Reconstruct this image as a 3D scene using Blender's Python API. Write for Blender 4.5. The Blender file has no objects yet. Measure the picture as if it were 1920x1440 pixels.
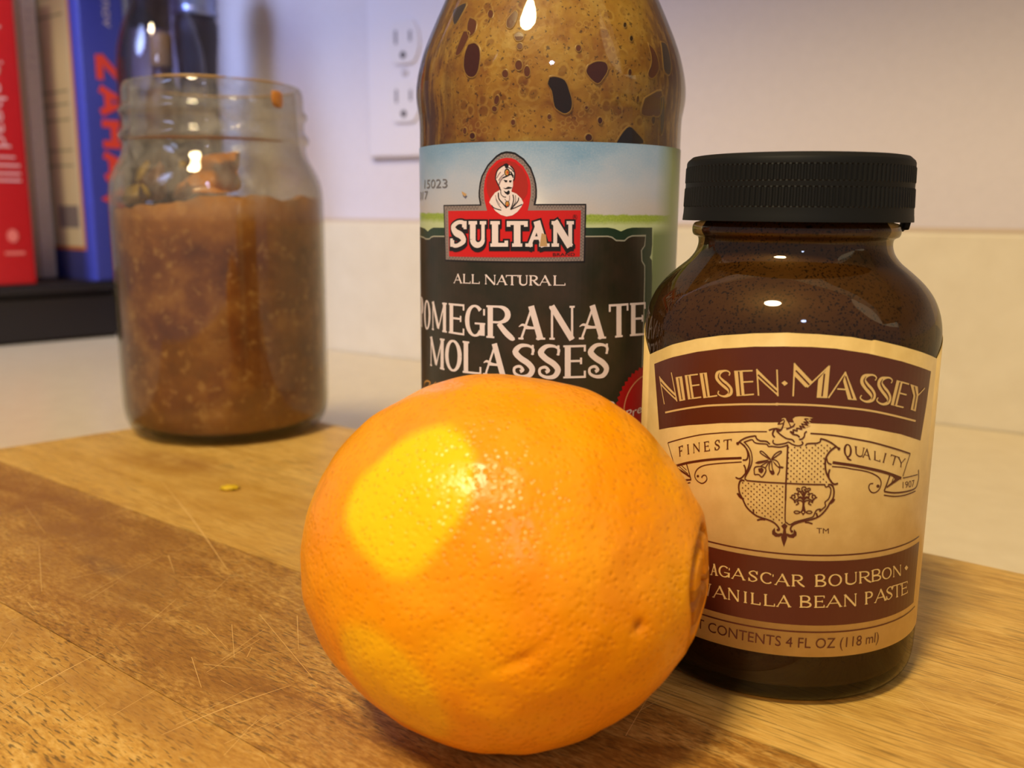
import bpy, bmesh, math, random
from math import sin, cos, pi, radians, sqrt, atan2, hypot
from mathutils import Vector, Matrix
from mathutils.geometry import tessellate_polygon
random.seed(7)
SC = bpy.context.scene
COL = SC.collection

# ------------------------------------------------------------------ camera
cam_d = bpy.data.cameras.new('camera'); cam = bpy.data.objects.new('camera', cam_d); COL.objects.link(cam)
cam_d.sensor_width = 36.0; cam_d.lens = 1734.0 / 1920 * 36; cam_d.clip_start = .01; cam_d.clip_end = 20
cam.location = (0, 0, .085)
cam.rotation_euler = (Matrix.Rotation(radians(90 - 10.6), 3, 'X') @ Matrix.Rotation(radians(.5), 3, 'Z')).to_euler()
cam_d.dof.use_dof = True; cam_d.dof.focus_distance = .172; cam_d.dof.aperture_fstop = 19.0
SC.camera = cam
# ------------------------------------------------------------------ world, exposure
SC.view_settings.view_transform = 'Standard'; SC.view_settings.look = 'None'
SC.view_settings.gamma = 1.0; SC.view_settings.use_curve_mapping = False
SC.view_settings.exposure = 0.0
w = bpy.data.worlds.new('room'); SC.world = w; w.use_nodes = True
w.node_tree.nodes['Background'].inputs[0].default_value = (.78, .75, .78, 1)
w.node_tree.nodes['Background'].inputs[1].default_value = .35
# ------------------------------------------------------------------ lamps and added fill lights
def area(name, loc, target, size, power, color, spread=180, shape='DISK'):
    d = bpy.data.lights.new(name, 'AREA'); d.shape = shape; d.size = size; d.energy = power; d.color = color
    d.spread = radians(spread)
    o = bpy.data.objects.new(name, d); COL.objects.link(o); o.location = loc
    o.rotation_euler = (Vector(target) - Vector(loc)).to_track_quat('-Z', 'Y').to_euler()
    return o
area('ceiling_lamp', (-.33, -.37, 1.05), (.02, .20, .03), .22, 14.5, (1.0, .79, .45))
area('cool_back_lamp', (-.01, -.62, .52), (.02, .25, .08), .06, .42, (.62, .70, 1.0))  # small cool source behind the camera, for the second bottle highlight
area('cool_wall_wash', (-1.0, -.25, .80), (-.42, .90, .26), .60, 2.8, (.42, .54, 1.0), spread=50)  # added cool wash, narrow spread, tints the upper left wall blue
area('warm_fill_right', (1.15, -.05, .85), (.10, .30, .0), 1.2, 5.0, (1.0, .82, .48))  # added warm fill, softens the shadows right of the small bottle

ART = {"v_outline":[["f",[-38.22,58.88,-33.01,60.62,-29.39,62.0,-23.45,63.72,-18.66,64.77,-13.08,65.57,-7.92,65.98,-2.85,65.89,2.42,65.49,4.98,65.01,6.02,64.86,6.45,64.98,11.83,63.76,17.06,62.45,24.41,60.49]]],"v_band":[["f",[-35.6,57.52,-29.24,59.74,-23.32,61.48,-18.54,62.57,-12.95,63.39,-8.29,63.72,-3.98,63.82,-0.11,63.63,5.47,62.79,12.13,61.25,21.68,58.63,20.94,52.61,19.88,46.74,13.67,48.73,6.57,50.41,0.81,51.09,-4.45,51.23,-7.53,51.11,-12.24,50.68,-17.84,49.84,-24.39,48.35,-29.35,46.9,-32.59,45.82,-34.01,51.71]]],"v_band2":[["r",-21.5,15.8,24.0,27.45]],"v_lines":[["s",0.22,[-21.5,28.35,23.6,28.5]],
["s",0.22,[-22,14.55,25.4,14.6]]],"v_name":[["g","N",[-31.12,50.83,-27.4,52.07,-29.28,56.99,-33.21,55.63]],
["g","I",[-26.8,52.21,-25.39,52.67,-26.43,56.77,-28.08,56.31]],
["g","E",[-24.76,52.87,-21.92,53.68,-22.88,57.7,-25.8,57.02]],
["g","L",[-21.47,53.64,-18.82,54.39,-19.93,58.43,-22.51,57.85]],
["g","S",[-18.73,54.2,-15.95,54.73,-16.81,59.08,-19.49,58.62]],
["g","E",[-15.37,54.8,-12.5,55.36,-12.96,59.46,-16.05,59.06]],
["g","N",[-11.82,55.28,-8.64,55.44,-9.03,59.86,-12.33,59.71]],
["f",[-8.24,57.7,-7.77,58.09,-7.22,57.7,-7.72,57.23]],
["g","M",[-6.39,55.58,-0.88,55.47,-0.81,60.9,-6.56,61.1]],
["g","A",[-0.7,55.5,4.07,55.1,3.18,59.78,-0.42,59.94]],
["g","S",[4.49,54.85,7.46,54.59,7.35,59.19,4.44,59.46]],
["g","S",[7.56,54.36,10.65,53.91,10.59,58.57,7.61,58.9]],
["g","E",[10.65,53.99,13.65,53.24,14.6,57.26,11.5,58.12]],
["g","Y",[14.84,52.83,18.31,51.96,19.55,56.0,14.9,57.18]]],"v_rule":[["s",0.32,[-30.71,49.4,-26.23,50.88,-22.72,51.91,-19.61,52.67,-14.08,53.58,-9.03,54.06,-8.47,54.12,-4.53,54.25,-0.54,54.12,5.16,53.51,10.1,52.49,17.47,50.53]]],"v_ribbon":[["s",0.125,[-29.56,44.04,-25.59,45.71,-21.64,47.16,-18.82,47.9,-16.21,48.47,-13.13,48.99,-10.06,49.33]],
["s",0.113,[-29.56,44.04,-27.37,40.2]],
["s",0.35,[-27.37,40.2,-24.48,41.47,-22.13,42.31,-19.95,43.0,-17.25,43.68,-13.97,44.32]],
["s",0.125,[-13.93,43.63,-16.56,43.06,-18.53,42.56,-20.47,41.93,-21.61,41.31,-22.33,40.5,-22.56,39.53,-22.09,38.85,-21.16,38.53,-20.51,38.8,-20.07,39.41,-20.22,40.03,-20.66,40.1,-21.08,39.72,-21.0,39.54]],
["f",[-21.63,39.71,-21.7,39.53,-21.89,39.42,-22.09,39.44,-22.18,39.59,-22.1,39.77,-21.92,39.88,-21.72,39.86]],
["s",0.3,[-27.27,40.09,-25.23,39.64,-23.61,39.16]],
["s",0.175,[-24.51,41.33,-23.9,40.02,-23.34,38.69]],
["s",0.225,[-24.94,38.21,-23.31,38.7]],
["s",0.125,[-24.52,37.68,-23.44,38.14]],
["s",0.075,[-26.17,40.42,-24.04,39.59]],
["s",0.075,[-25.65,40.74,-24.41,40.17]],
["s",0.183,[-3.17,49.5,-0.7,49.38,1.95,49.04,4.74,48.49,7.75,47.81,12.37,46.41,16.73,44.94]],
["s",0.11,[16.73,44.94,15.92,43.15,15.17,41.17]],
["s",0.402,[0.77,44.65,2.85,44.34,5.13,43.92,9.29,42.87,11.91,42.01,14.78,40.89]],
["s",0.146,[0.73,43.96,2.71,43.77,4.21,43.47,6.17,43.09,7.83,42.58,9.41,41.72,10.06,40.74,9.84,39.66,9.02,39.09,8.15,39.26,7.62,40.04,7.8,40.67,8.43,40.71]],
["f",[9.81,40.12,9.73,39.92,9.49,39.86,9.23,39.97,9.1,40.19,9.18,40.39,9.43,40.45,9.69,40.34]],
["s",0.219,[11.92,41.92,11.37,40.41,10.87,39.14]],
["f",[14.78,40.89,12.97,41.48,12.32,41.63,13.01,41.14,13.04,40.86,11.42,39.95,11.34,39.59]],
["s",0.219,[10.88,39.08,13.32,38.53,16.81,38.23,19.25,38.25,20.18,38.64]],
["s",0.219,[20.14,41.5,20.56,39.9,20.07,38.57]],
["s",0.11,[15.21,40.87,19.98,40.68]],
["s",0.146,[10.88,38.44,13.4,37.89,16.27,37.66,19.74,37.73]],
["s",0.091,[12.75,41.17,12.35,40.3]],
["s",0.091,[13.53,41.07,12.84,40.42]]],"v_ribtext":[["g","F",[-26.31,42.22,-25.58,42.52,-25.55,44.51,-26.65,43.92]],
["g","I",[-24.44,43.01,-23.84,43.26,-24.1,44.99,-24.71,44.78]],
["g","N",[-23.1,43.54,-21.7,44.15,-21.83,45.78,-23.25,45.21]],
["g","E",[-20.86,44.25,-19.69,44.63,-20.02,46.33,-21.05,45.98]],
["g","S",[-18.82,44.85,-17.79,45.16,-18.02,46.93,-19.0,46.64]],
["g","T",[-17.14,45.29,-15.86,45.53,-15.83,47.39,-17.32,46.97]],
["g","Q",[2.57,45.63,3.97,45.38,3.88,47.62,2.39,47.91]],
["g","U",[4.59,45.75,5.97,45.33,6.22,46.99,4.3,47.41]],
["g","A",[5.87,45.43,7.58,44.84,7.41,46.64,5.83,47.01]],
["g","L",[8.14,44.83,9.54,44.32,9.08,46.09,8.05,46.38]],
["g","I",[9.76,44.3,10.55,44.05,10.98,45.65,10.04,45.92]],
["g","T",[11.58,43.79,13.13,43.3,13.87,44.72,11.71,45.46]],
["g","Y",[13.53,43.2,15.26,42.59,15.53,44.22,13.38,44.82]]],"v_year":[["t","1907",[15.41,39.02,19.17,38.68,18.93,40.02,15.3,40.22]]],"v_horse_fill":[["f",[-8.39,50.8,-7.91,51.38,-7.78,51.77,-7.44,51.88,-7.13,51.76,-6.69,51.25,-6.28,50.34,-8.45,50.18]],
["f",[-5.96,50.05,-5.69,50.66,-5.83,51.14,-6.12,51.77,-5.74,52.14,-5.04,52.26,-3.93,52.26,-2.9,52.11,-3.55,51.94,-3.16,51.72,-3.73,51.57,-3.24,51.31,-3.85,51.15,-3.2,50.78,-3.91,50.43]],
["f",[-5.83,50.87,-5.87,50.68,-6.0,50.55,-6.18,50.54,-6.33,50.65,-6.39,50.84,-6.35,51.03,-6.22,51.16,-6.04,51.17,-5.89,51.06]]],"v_crest":[["s",0.155,[-8.38,50.75,-7.91,51.35,-7.44,51.66]],
["s",0.133,[-8.43,50.72,-7.88,50.84,-7.49,51.03,-7.39,51.47]],
["s",0.155,[-7.48,50.92,-7.73,50.04,-8.11,49.63,-8.74,49.96,-9.25,49.86,-9.77,49.6]],
["s",0.221,[-8.75,50.01,-7.82,49.82]],
["s",0.199,[-8.85,49.95,-9.11,49.27,-9.07,48.84,-8.76,48.52]],
["s",0.155,[-8.57,49.65,-7.88,49.05,-6.93,48.47,-6.0,48.32,-5.59,47.89]],
["s",0.111,[-7.14,51.73,-6.66,51.09,-6.36,50.46]],
["s",0.155,[-7.04,50.04,-6.43,50.29,-5.9,50.65,-5.75,51.04]],
["s",0.133,[-6.4,49.72,-5.83,49.54,-5.95,49.95,-5.29,49.85,-5.37,50.28,-4.58,50.18,-4.94,50.65,-4.16,50.45,-4.66,51.04,-3.68,50.84,-4.33,51.41,-3.61,51.25,-4.21,51.89,-3.6,51.89]],
["s",0.221,[-6.39,49.68,-5.81,49.2]],
["s",0.177,[-5.81,49.2,-5.24,49.12,-4.84,48.8]],
["s",0.155,[-3.77,49.84,-4.07,49.51,-4.12,48.96,-4.48,48.51,-4.92,48.44]],
["s",0.133,[-8.94,48.04,-8.99,47.6,-8.49,47.31,-7.68,47.44,-6.98,47.65,-6.53,47.87,-5.96,47.56,-5.13,47.34,-4.53,47.46,-4.25,47.82,-4.49,48.1]],
["s",0.155,[-14.79,46.76,-14.06,47.52,-13.01,48.12,-11.81,48.46]],
["s",0.177,[-11.81,48.46,-11.68,48.01,-11.09,47.68,-10.05,47.68,-9.49,47.25]],
["s",0.133,[-13.76,47.09,-12.46,47.72,-12.01,47.33,-11.37,47.19,-10.02,47.22,-9.69,46.87,-9.08,46.93,-7.95,46.89,-7.05,47.16,-6.56,47.39]],
["s",0.177,[-14.47,47.02,-13.57,46.48,-13.06,45.55,-12.95,44.67,-13.17,44.14,-13.76,44.03]],
["s",0.177,[-14.25,46.94,-13.34,46.18,-12.76,45.14,-12.58,43.83,-12.89,42.34,-13.5,41.25,-14.12,40.68,-14.82,40.82]],
["s",0.133,[-13.63,47.13,-12.86,46.35,-12.38,45.41,-12.2,44.11,-12.48,42.73,-13.21,40.98,-12.9,40.61]],
["s",0.199,[-13.52,43.2,-13.23,42.63,-13.15,41.86]],
["s",0.199,[-6.63,47.3,-6.55,43.91,-6.51,40.77,-6.41,37.85]],
["s",0.155,[-3.81,47.37,-3.63,47.71,-3.03,47.82,-2.01,47.91,-1.51,48.21,-1.52,48.67]],
["s",0.177,[-1.52,48.67,-0.7,48.48,0.39,47.95,1.63,47.02]],
["s",0.221,[1.17,47.41,0.27,46.65,-0.3,45.72,-0.46,44.73,-0.22,43.1,0.4,41.9,1.11,41.02,1.65,40.96,1.91,41.12]],
["s",0.155,[-0.27,45.39,-0.01,44.63,0.6,44.33]],
["s",0.199,[0.39,43.49,0.23,42.77,0.33,42.12]],
["s",0.111,[-9.15,44.62,-10.11,45.13,-10.92,45.64,-10.86,45.92,-10.51,45.85,-9.81,45.27,-9.15,44.62]],
["s",0.111,[-9.05,44.74,-8.59,45.61,-7.91,46.16,-7.6,46.22,-7.61,45.97,-8.27,45.36,-9.05,44.63]],
["s",0.111,[-9.15,44.56,-9.38,43.55,-9.22,42.68,-8.8,42.15,-8.51,42.42,-8.84,43.16,-9.04,44.47]],
["s",0.1,[-9.05,44.63,-8.43,44.63,-7.95,44.24,-7.66,43.66]],
["s",0.1,[-7.66,43.38,-7.7,42.72,-7.97,42.09]],
["s",0.122,[-11.65,41.73,-11.76,42.77,-11.36,43.19,-10.42,43.27,-9.91,42.99,-9.9,42.39,-10.42,41.49,-10.97,41.85,-11.65,41.73]],
["s",0.088,[-10.74,43.34,-10.04,43.92,-9.45,44.37]],
["s",0.088,[-9.94,43.16,-9.67,43.74,-9.34,44.38]],
["f",[-11.71,43.78,-11.2,44.14,-10.48,44.34,-9.46,44.64,-9.85,44.22,-10.46,43.93,-11.18,43.68]],
["f",[-9.23,42.79,-8.8,42.12,-8.49,42.4,-8.68,42.74]],
["f",[-8.94,44.53,-8.4,44.09,-7.96,43.6,-7.35,43.65,-6.99,43.55,-7.23,43.31,-7.84,43.34,-8.38,43.76]],
["f",[-11.13,42.85,-10.51,43.09,-10.22,42.85,-10.27,42.46,-10.58,42.11,-11.0,42.37]],
["f",[-14.5,46.8,-14.54,46.63,-14.67,46.52,-14.83,46.5,-14.97,46.57,-15.03,46.72,-14.99,46.88,-14.86,47.0,-14.7,47.02,-14.56,46.94]],
["f",[1.89,47.0,1.85,46.85,1.73,46.75,1.57,46.76,1.43,46.85,1.37,47.0,1.41,47.16,1.53,47.25,1.69,47.25,1.83,47.15]],
["s",0.199,[-13.26,40.43,-13.68,40.51,-14.04,40.17,-14.18,39.25,-13.96,38.16,-13.39,37.23,-12.78,36.08,-11.98,35.3,-10.99,34.65,-9.91,34.35,-9.06,34.17,-8.21,33.88,-7.56,33.39,-7.11,32.76,-7.25,32.49,-7.46,32.58]],
["s",0.265,[-14.34,38.09,-13.84,37.5,-13.19,37.21]],
["s",0.177,[-11.52,35.71,-11.45,35.04]],
["s",0.199,[-10.78,33.83,-10.21,34.08,-9.48,34.12]],
["s",0.133,[-6.41,37.86,-6.26,34.41,-5.94,33.93,-5.41,33.67,-4.62,34.2,-3.5,34.61,-2.38,34.99,-1.78,35.29,-1.51,36.03,-1.23,36.46,-0.69,36.6,-0.79,36.21,-0.29,36.7,0.12,37.17,-0.0,37.83,0.55,38.39,0.8,39.27,0.79,40.16,0.39,40.58,-0.03,40.43,-0.26,40.81]],
["s",0.199,[-5.02,32.43,-5.31,32.92,-4.99,33.62,-4.09,34.13,-3.08,34.46,-1.75,34.85,-0.63,35.49,0.35,36.7,0.81,37.7,1.29,38.5,1.37,39.6,1.14,40.49,0.69,40.87,0.26,40.82]],
["s",0.288,[1.52,38.39,1.23,37.89,0.71,37.56]],
["s",0.221,[-1.3,35.92,-1.09,35.26]],
["s",0.177,[-3.06,34.24,-2.44,34.19,-1.8,34.01]],
["s",0.155,[-12.92,40.55,-10.27,40.64,-6.46,40.8,-3.29,40.83,-0.16,40.86]],
["s",0.111,[-3.9,35.95,-4.32,36.12,-4.73,36.1,-4.91,35.88,-4.61,35.68,-4.2,35.74,-3.85,35.95]],
["s",0.111,[-3.05,35.99,-2.67,36.21,-2.26,36.23,-2.02,36.03,-2.28,35.8,-2.7,35.82,-3.05,35.99]],
["s",0.144,[-3.57,38.06,-4.11,38.47,-4.85,37.96,-5.44,38.38,-5.37,38.81,-5.01,38.8,-4.93,38.44,-5.13,38.35]],
["s",0.144,[-3.49,38.06,-3.0,38.53,-2.19,38.09,-1.65,38.58,-1.79,38.99,-2.15,38.95,-2.18,38.58,-1.96,38.51]],
["s",0.133,[-3.6,37.72,-4.08,38.01,-4.53,37.78,-4.28,37.46,-4.72,37.15]],
["s",0.133,[-3.41,37.73,-2.97,38.06,-2.49,37.88,-2.7,37.54,-2.22,37.27]],
["s",0.122,[-3.61,38.61,-4.07,39.42,-4.43,39.43,-4.46,39.06,-4.2,39.04]],
["s",0.122,[-3.52,38.61,-3.17,39.46,-2.81,39.51,-2.73,39.15,-2.99,39.1]],
["s",0.122,[-5.13,39.09,-4.61,39.08,-4.36,38.4]],
["s",0.122,[-2.06,39.25,-2.58,39.19,-2.74,38.48]],
["s",0.122,[-3.82,39.54,-4.34,39.62,-4.71,39.79,-4.67,40.04,-4.34,40.03,-4.27,39.85]],
["s",0.122,[-3.43,39.56,-2.92,39.69,-2.57,39.89,-2.64,40.15,-2.97,40.1,-3.02,39.91]],
["s",0.122,[-5.75,38.45,-5.11,38.07,-4.93,37.59,-4.72,37.77]],
["s",0.122,[-1.35,38.67,-1.94,38.24,-2.07,37.73,-2.31,37.89]],
["s",0.1,[-3.64,38.39,-4.07,38.64,-4.37,38.46]],
["s",0.1,[-3.46,38.4,-3.06,38.69,-2.74,38.54]],
["s",0.122,[-3.61,39.49,-3.93,39.92,-3.79,40.31,-3.41,40.33,-3.24,40.07,-3.43,39.81,-3.59,39.99]],
["f",[-3.8,39.49,-3.41,39.5,-3.31,37.18,-3.12,36.41,-3.03,36.08,-3.43,35.39,-3.88,36.04,-3.7,36.38,-3.65,37.16]],
["f",[-6.3,33.85,-5.81,33.42,-6.06,32.86,-5.93,32.08,-5.74,31.42,-5.93,30.61,-6.18,29.68,-6.51,30.55,-6.74,31.32,-6.5,32.03,-6.44,32.82,-6.83,33.32]],
["f",[-7.85,32.9,-8.23,32.3,-8.21,31.73,-7.65,31.34,-7.03,31.39,-6.38,31.81,-6.66,32.07,-7.27,31.89,-7.7,32.13]],
["f",[-4.74,32.9,-4.3,32.43,-4.26,31.87,-4.75,31.36,-5.48,31.42,-6.07,31.82,-5.83,32.09,-5.2,31.91,-4.78,32.17]],
["f",[-7.06,32.59,-7.12,32.43,-7.29,32.34,-7.47,32.39,-7.55,32.54,-7.49,32.71,-7.32,32.79,-7.14,32.74]],
["f",[-4.83,32.53,-4.89,32.36,-5.06,32.28,-5.24,32.34,-5.33,32.49,-5.26,32.65,-5.09,32.73,-4.91,32.68]]],"v_hole":[["f",[-3.31,35.98,-3.34,35.88,-3.44,35.83,-3.53,35.87,-3.58,35.97,-3.55,36.07,-3.46,36.12,-3.36,36.08]]],"v_dots":[-6.46,46.98,-6.42,46.09,-6.39,45.19,-6.36,44.3,-6.33,43.4,-6.3,42.5,-6.27,41.6,-5.52,47.02,-5.97,46.55,-5.49,46.13,-5.94,45.66,-5.46,45.24,-5.91,44.76,-5.43,44.34,-5.88,43.86,-5.39,43.45,-5.85,42.97,-5.36,42.55,-5.81,42.07,-5.33,41.65,-5.78,41.16,-4.58,47.06,-5.03,46.59,-4.55,46.17,-5.0,45.7,-4.52,45.28,-4.97,44.8,-4.48,44.38,-4.94,43.91,-4.45,43.49,-4.9,43.01,-4.42,42.59,-4.87,42.11,-4.39,41.69,-4.84,41.21,-3.64,47.09,-4.09,46.62,-3.61,46.2,-4.06,45.73,-3.57,45.31,-4.03,44.84,-3.54,44.41,-3.99,43.94,-3.51,43.52,-3.96,43.05,-3.47,42.62,-3.93,42.15,-3.44,41.72,-3.89,41.25,-2.7,47.11,-3.15,46.65,-2.66,46.22,-3.12,45.76,-2.63,45.33,-3.08,44.87,-2.59,44.44,-3.05,43.97,-2.56,43.54,-3.01,43.07,-2.52,42.64,-2.98,42.18,-2.49,41.75,-2.94,41.28,-2.24,47.55,-1.75,47.12,-2.2,46.66,-1.71,46.23,-2.17,45.77,-1.67,45.34,-2.13,44.88,-1.64,44.45,-2.1,43.99,-1.6,43.55,-2.06,43.09,-1.57,42.66,-2.02,42.19,-1.53,41.76,-1.99,41.29,-1.28,47.56,-0.79,47.13,-1.25,46.67,-0.75,46.24,-1.21,45.78,-0.71,45.35,-1.17,44.89,-0.68,44.45,-1.14,44.0,-0.64,43.56,-1.1,43.1,-0.6,42.66,-1.06,42.2,-0.56,41.76,-1.03,41.3,-0.32,47.56,0.18,47.12,-0.28,46.67,-0.05,41.3,-13.54,40.06,-13.03,39.64,-13.51,39.15,-13.0,38.74,-13.47,38.25,-12.96,37.83,-12.58,40.11,-12.07,39.68,-12.55,39.2,-12.04,38.78,-12.51,38.3,-12.01,37.87,-12.48,37.39,-11.97,36.97,-12.44,36.48,-11.94,36.06,-11.63,40.14,-11.13,39.72,-11.6,39.24,-11.1,38.81,-11.56,38.33,-11.06,37.91,-11.53,37.43,-11.03,37.0,-11.49,36.52,-10.99,36.1,-11.46,35.61,-10.96,35.19,-10.69,40.17,-10.2,39.74,-10.66,39.27,-10.16,38.84,-10.62,38.36,-10.13,37.93,-10.59,37.46,-10.09,37.03,-10.55,36.55,-10.06,36.12,-10.52,35.65,-10.02,35.22,-9.76,40.18,-9.27,39.75,-9.73,39.28,-9.24,38.85,-9.69,38.38,-9.2,37.95,-9.66,37.48,-9.16,37.05,-9.62,36.58,-9.13,36.14,-9.58,35.67,-9.09,35.24,-9.55,34.76,-8.84,40.19,-8.35,39.75,-8.8,39.29,-8.31,38.85,-8.77,38.39,-8.28,37.95,-8.73,37.49,-8.24,37.05,-8.69,36.59,-8.2,36.15,-8.66,35.68,-8.16,35.25,-8.62,34.78,-8.13,34.34,-7.92,40.19,-7.43,39.75,-7.89,39.29,-7.4,38.85,-7.85,38.39,-7.36,37.95,-7.81,37.49,-7.32,37.05,-7.77,36.59,-7.28,36.15,-7.73,35.69,-7.24,35.24,-7.7,34.78,-7.21,34.34,-7.01,40.18,-6.97,39.28,-6.93,38.38,-6.89,37.49,-6.85,36.58,-6.82,35.68,-6.78,34.78,-6.74,33.87],"v_tm":[["t","TM",[-1.0,32.35,1.04,32.33,0.97,33.29,-1.07,33.34]]],"v_text1":[["g","A",[-18.46,22.34,-16.98,22.52,-17.09,24.61,-18.57,24.52]],
["g","G",[-16.89,22.53,-14.84,22.6,-14.95,24.7,-17.0,24.61]],
["g","A",[-14.61,22.62,-12.12,22.76,-12.22,24.75,-14.72,24.71]],
["g","S",[-11.64,22.76,-10.08,22.75,-10.19,24.8,-11.75,24.77]],
["g","C",[-9.64,22.76,-7.43,22.75,-7.55,24.82,-9.76,24.81]],
["g","A",[-7.3,22.75,-4.76,22.73,-4.89,24.86,-7.42,24.83]],
["g","R",[-4.49,22.75,-2.4,22.8,-2.54,24.93,-4.62,24.87]],
["g","B",[-0.66,22.86,1.28,22.87,1.12,25.09,-0.81,24.99]],
["g","O",[1.64,22.89,4.03,23.01,3.86,25.13,1.48,25.1]],
["g","U",[4.53,23.03,6.83,23.1,6.64,25.29,4.36,25.16]],
["g","R",[7.21,23.1,9.64,23.06,9.43,25.21,7.01,25.28]],
["g","B",[9.75,23.06,11.93,23.05,11.69,25.26,9.53,25.22]],
["g","O",[12.09,23.05,14.53,23.04,14.26,25.16,11.84,25.25]],
["g","N",[14.89,23.03,17.29,22.86,16.97,24.93,14.61,25.14]],
["f",[18.17,24.01,18.78,24.37,19.55,23.76,18.9,23.38]]],"v_text2":[["g","V",[-19.54,18.36,-18.06,18.31,-18.18,20.71,-19.66,20.69]],
["g","A",[-17.84,18.33,-15.13,18.66,-15.24,20.83,-17.96,20.72]],
["g","N",[-14.98,18.66,-12.96,18.69,-13.08,20.77,-15.09,20.83]],
["g","I",[-12.34,18.69,-11.5,18.68,-11.62,20.76,-12.45,20.77]],
["g","L",[-11.0,18.69,-9.36,18.71,-9.48,20.84,-11.12,20.78]],
["g","L",[-8.82,18.74,-6.99,18.82,-7.11,20.94,-8.94,20.87]],
["g","A",[-6.8,18.83,-4.31,18.97,-4.44,21.09,-6.92,20.95]],
["g","B",[-2.97,19.01,-0.95,19.03,-1.1,21.2,-3.1,21.15]],
["g","E",[-0.51,19.05,1.26,19.12,1.11,21.28,-0.66,21.23]],
["g","A",[1.43,19.13,4.39,19.16,4.22,21.3,1.28,21.28]],
["g","N",[4.69,19.16,7.12,19.07,6.92,21.38,4.52,21.31]],
["g","P",[8.76,19.09,10.58,19.05,10.34,21.42,8.54,21.42]],
["g","A",[10.76,19.06,13.76,19.07,13.46,21.47,10.52,21.43]],
["g","S",[13.59,19.07,15.33,19.03,15.0,21.49,13.3,21.47]],
["g","T",[15.33,19.03,17.93,18.85,17.52,21.38,15.0,21.49]],
["g","E",[17.93,18.85,20.31,18.8,19.85,21.18,17.52,21.38]]],"v_net":[["t","NET CONTENTS 4 FL OZ (118 ml)",[-23.6,11.75,12.6,11.6,12.6,13.55,-23.6,13.7]]],"m_black":[["f",[-26.53,86.14,6.65,86.56,6.64,74.7,-26.02,74.21]],
["f",[-15.91,86.18,-16.24,87.8,-16.24,88.87,-15.99,90.63,-15.57,92.03,-14.13,94.28,-12.16,96.07,-11.1,96.66,-10.06,96.9,-9.04,96.84,-8.03,96.62,-6.21,95.42,-4.76,93.7,-3.94,91.64,-3.66,90.44,-3.52,89.23,-3.53,87.85,-3.81,86.32,-3.91,85.48,-15.78,85.39]]],"m_grey":[["f",[-26.13,85.88,6.36,86.25,6.33,74.98,-25.72,74.52]],
["f",[-15.55,86.32,-15.85,87.86,-15.86,88.86,-15.62,90.53,-15.23,91.85,-13.88,93.98,-12.02,95.68,-11.02,96.24,-10.04,96.47,-9.07,96.41,-8.11,96.21,-6.39,95.07,-5.02,93.44,-4.24,91.49,-3.97,90.35,-3.84,89.21,-3.85,87.9,-4.12,86.45,-4.23,85.31,-15.42,85.22]]],"m_zig":[["s",0.091,[-14.88,86.49,-15.76,86.71,-15.02,87.17,-15.9,87.4,-15.15,87.85,-15.99,88.14,-15.17,88.49,-16.0,88.83,-15.13,89.13,-15.9,89.56,-15.03,89.82,-15.8,90.25,-14.93,90.46,-15.63,90.96,-14.74,91.12,-15.43,91.63,-14.54,91.69,-15.06,92.33,-14.16,92.29,-14.68,92.93,-13.79,92.89,-14.3,93.52,-13.42,93.49,-13.82,94.16,-12.98,93.93,-13.28,94.64,-12.45,94.41,-12.74,95.13,-11.92,94.9,-12.22,95.61,-11.42,95.27,-11.52,96.02,-10.79,95.63,-10.74,96.34,-10.19,95.77,-9.91,96.49,-9.58,95.79,-9.18,96.44,-8.92,95.72,-8.42,96.3,-8.35,95.61,-7.65,95.97,-7.76,95.22,-7.06,95.58,-7.17,94.84,-6.48,95.19,-6.69,94.48,-5.92,94.64,-6.25,93.96,-5.48,94.11,-5.8,93.43,-5.04,93.59,-5.46,92.97,-4.68,92.89,-5.21,92.34,-4.43,92.26,-4.96,91.71,-4.18,91.63,-4.75,91.11,-3.99,90.93,-4.59,90.45,-3.84,90.23,-4.5,89.82,-3.76,89.55,-4.42,89.19,-3.73,88.84,-4.43,88.51,-3.74,88.16,-4.45,87.89,-3.83,87.43,-4.58,87.22,-3.95,86.76]],
["s",0.089,[-25.44,85.21,-24.91,85.85,-24.4,85.21,-23.89,85.86,-23.41,85.22,-22.92,85.86,-22.45,85.22,-21.99,85.86,-21.54,85.23,-21.09,85.87,-20.65,85.23,-20.22,85.87,-19.79,85.24,-19.37,85.87,-18.96,85.24,-18.55,85.87,-18.15,85.25,-17.75,85.88,-17.36,85.25,-16.97,85.88,-16.59,85.26,-16.21,85.89]],
["s",0.089,[-3.54,85.52,-3.24,86.14,-2.92,85.53,-2.61,86.14,-2.29,85.53,-1.99,86.15,-1.67,85.54,-1.37,86.15,-1.05,85.54,-0.75,86.16,-0.43,85.55,-0.13,86.16,0.2,85.55,0.5,86.17,0.82,85.56,1.12,86.17,1.44,85.57,1.74,86.18,2.07,85.57,2.37,86.18,2.7,85.58,3.0,86.19,3.33,85.58,3.63,86.2,3.96,85.59,4.26,86.2,4.59,85.59,4.9,86.21,5.23,85.6,5.54,86.21,5.88,85.6]],
["s",0.089,[5.61,85.91,6.25,85.6,5.61,85.3,6.25,84.99,5.61,84.69,6.25,84.37,5.61,84.07,6.25,83.76,5.61,83.46,6.25,83.14,5.61,82.84,6.26,82.52,5.61,82.23,6.26,81.91,5.61,81.61,6.26,81.29,5.61,80.99,6.26,80.67,5.61,80.37,6.26,80.05,5.61,79.75,6.26,79.43,5.61,79.13,6.26,78.81,5.61,78.51,6.26,78.19,5.61,77.89,6.26,77.56,5.61,77.26,6.26,76.94,5.61,76.64,6.26,76.31,5.61,76.02,6.26,75.69]],
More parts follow.
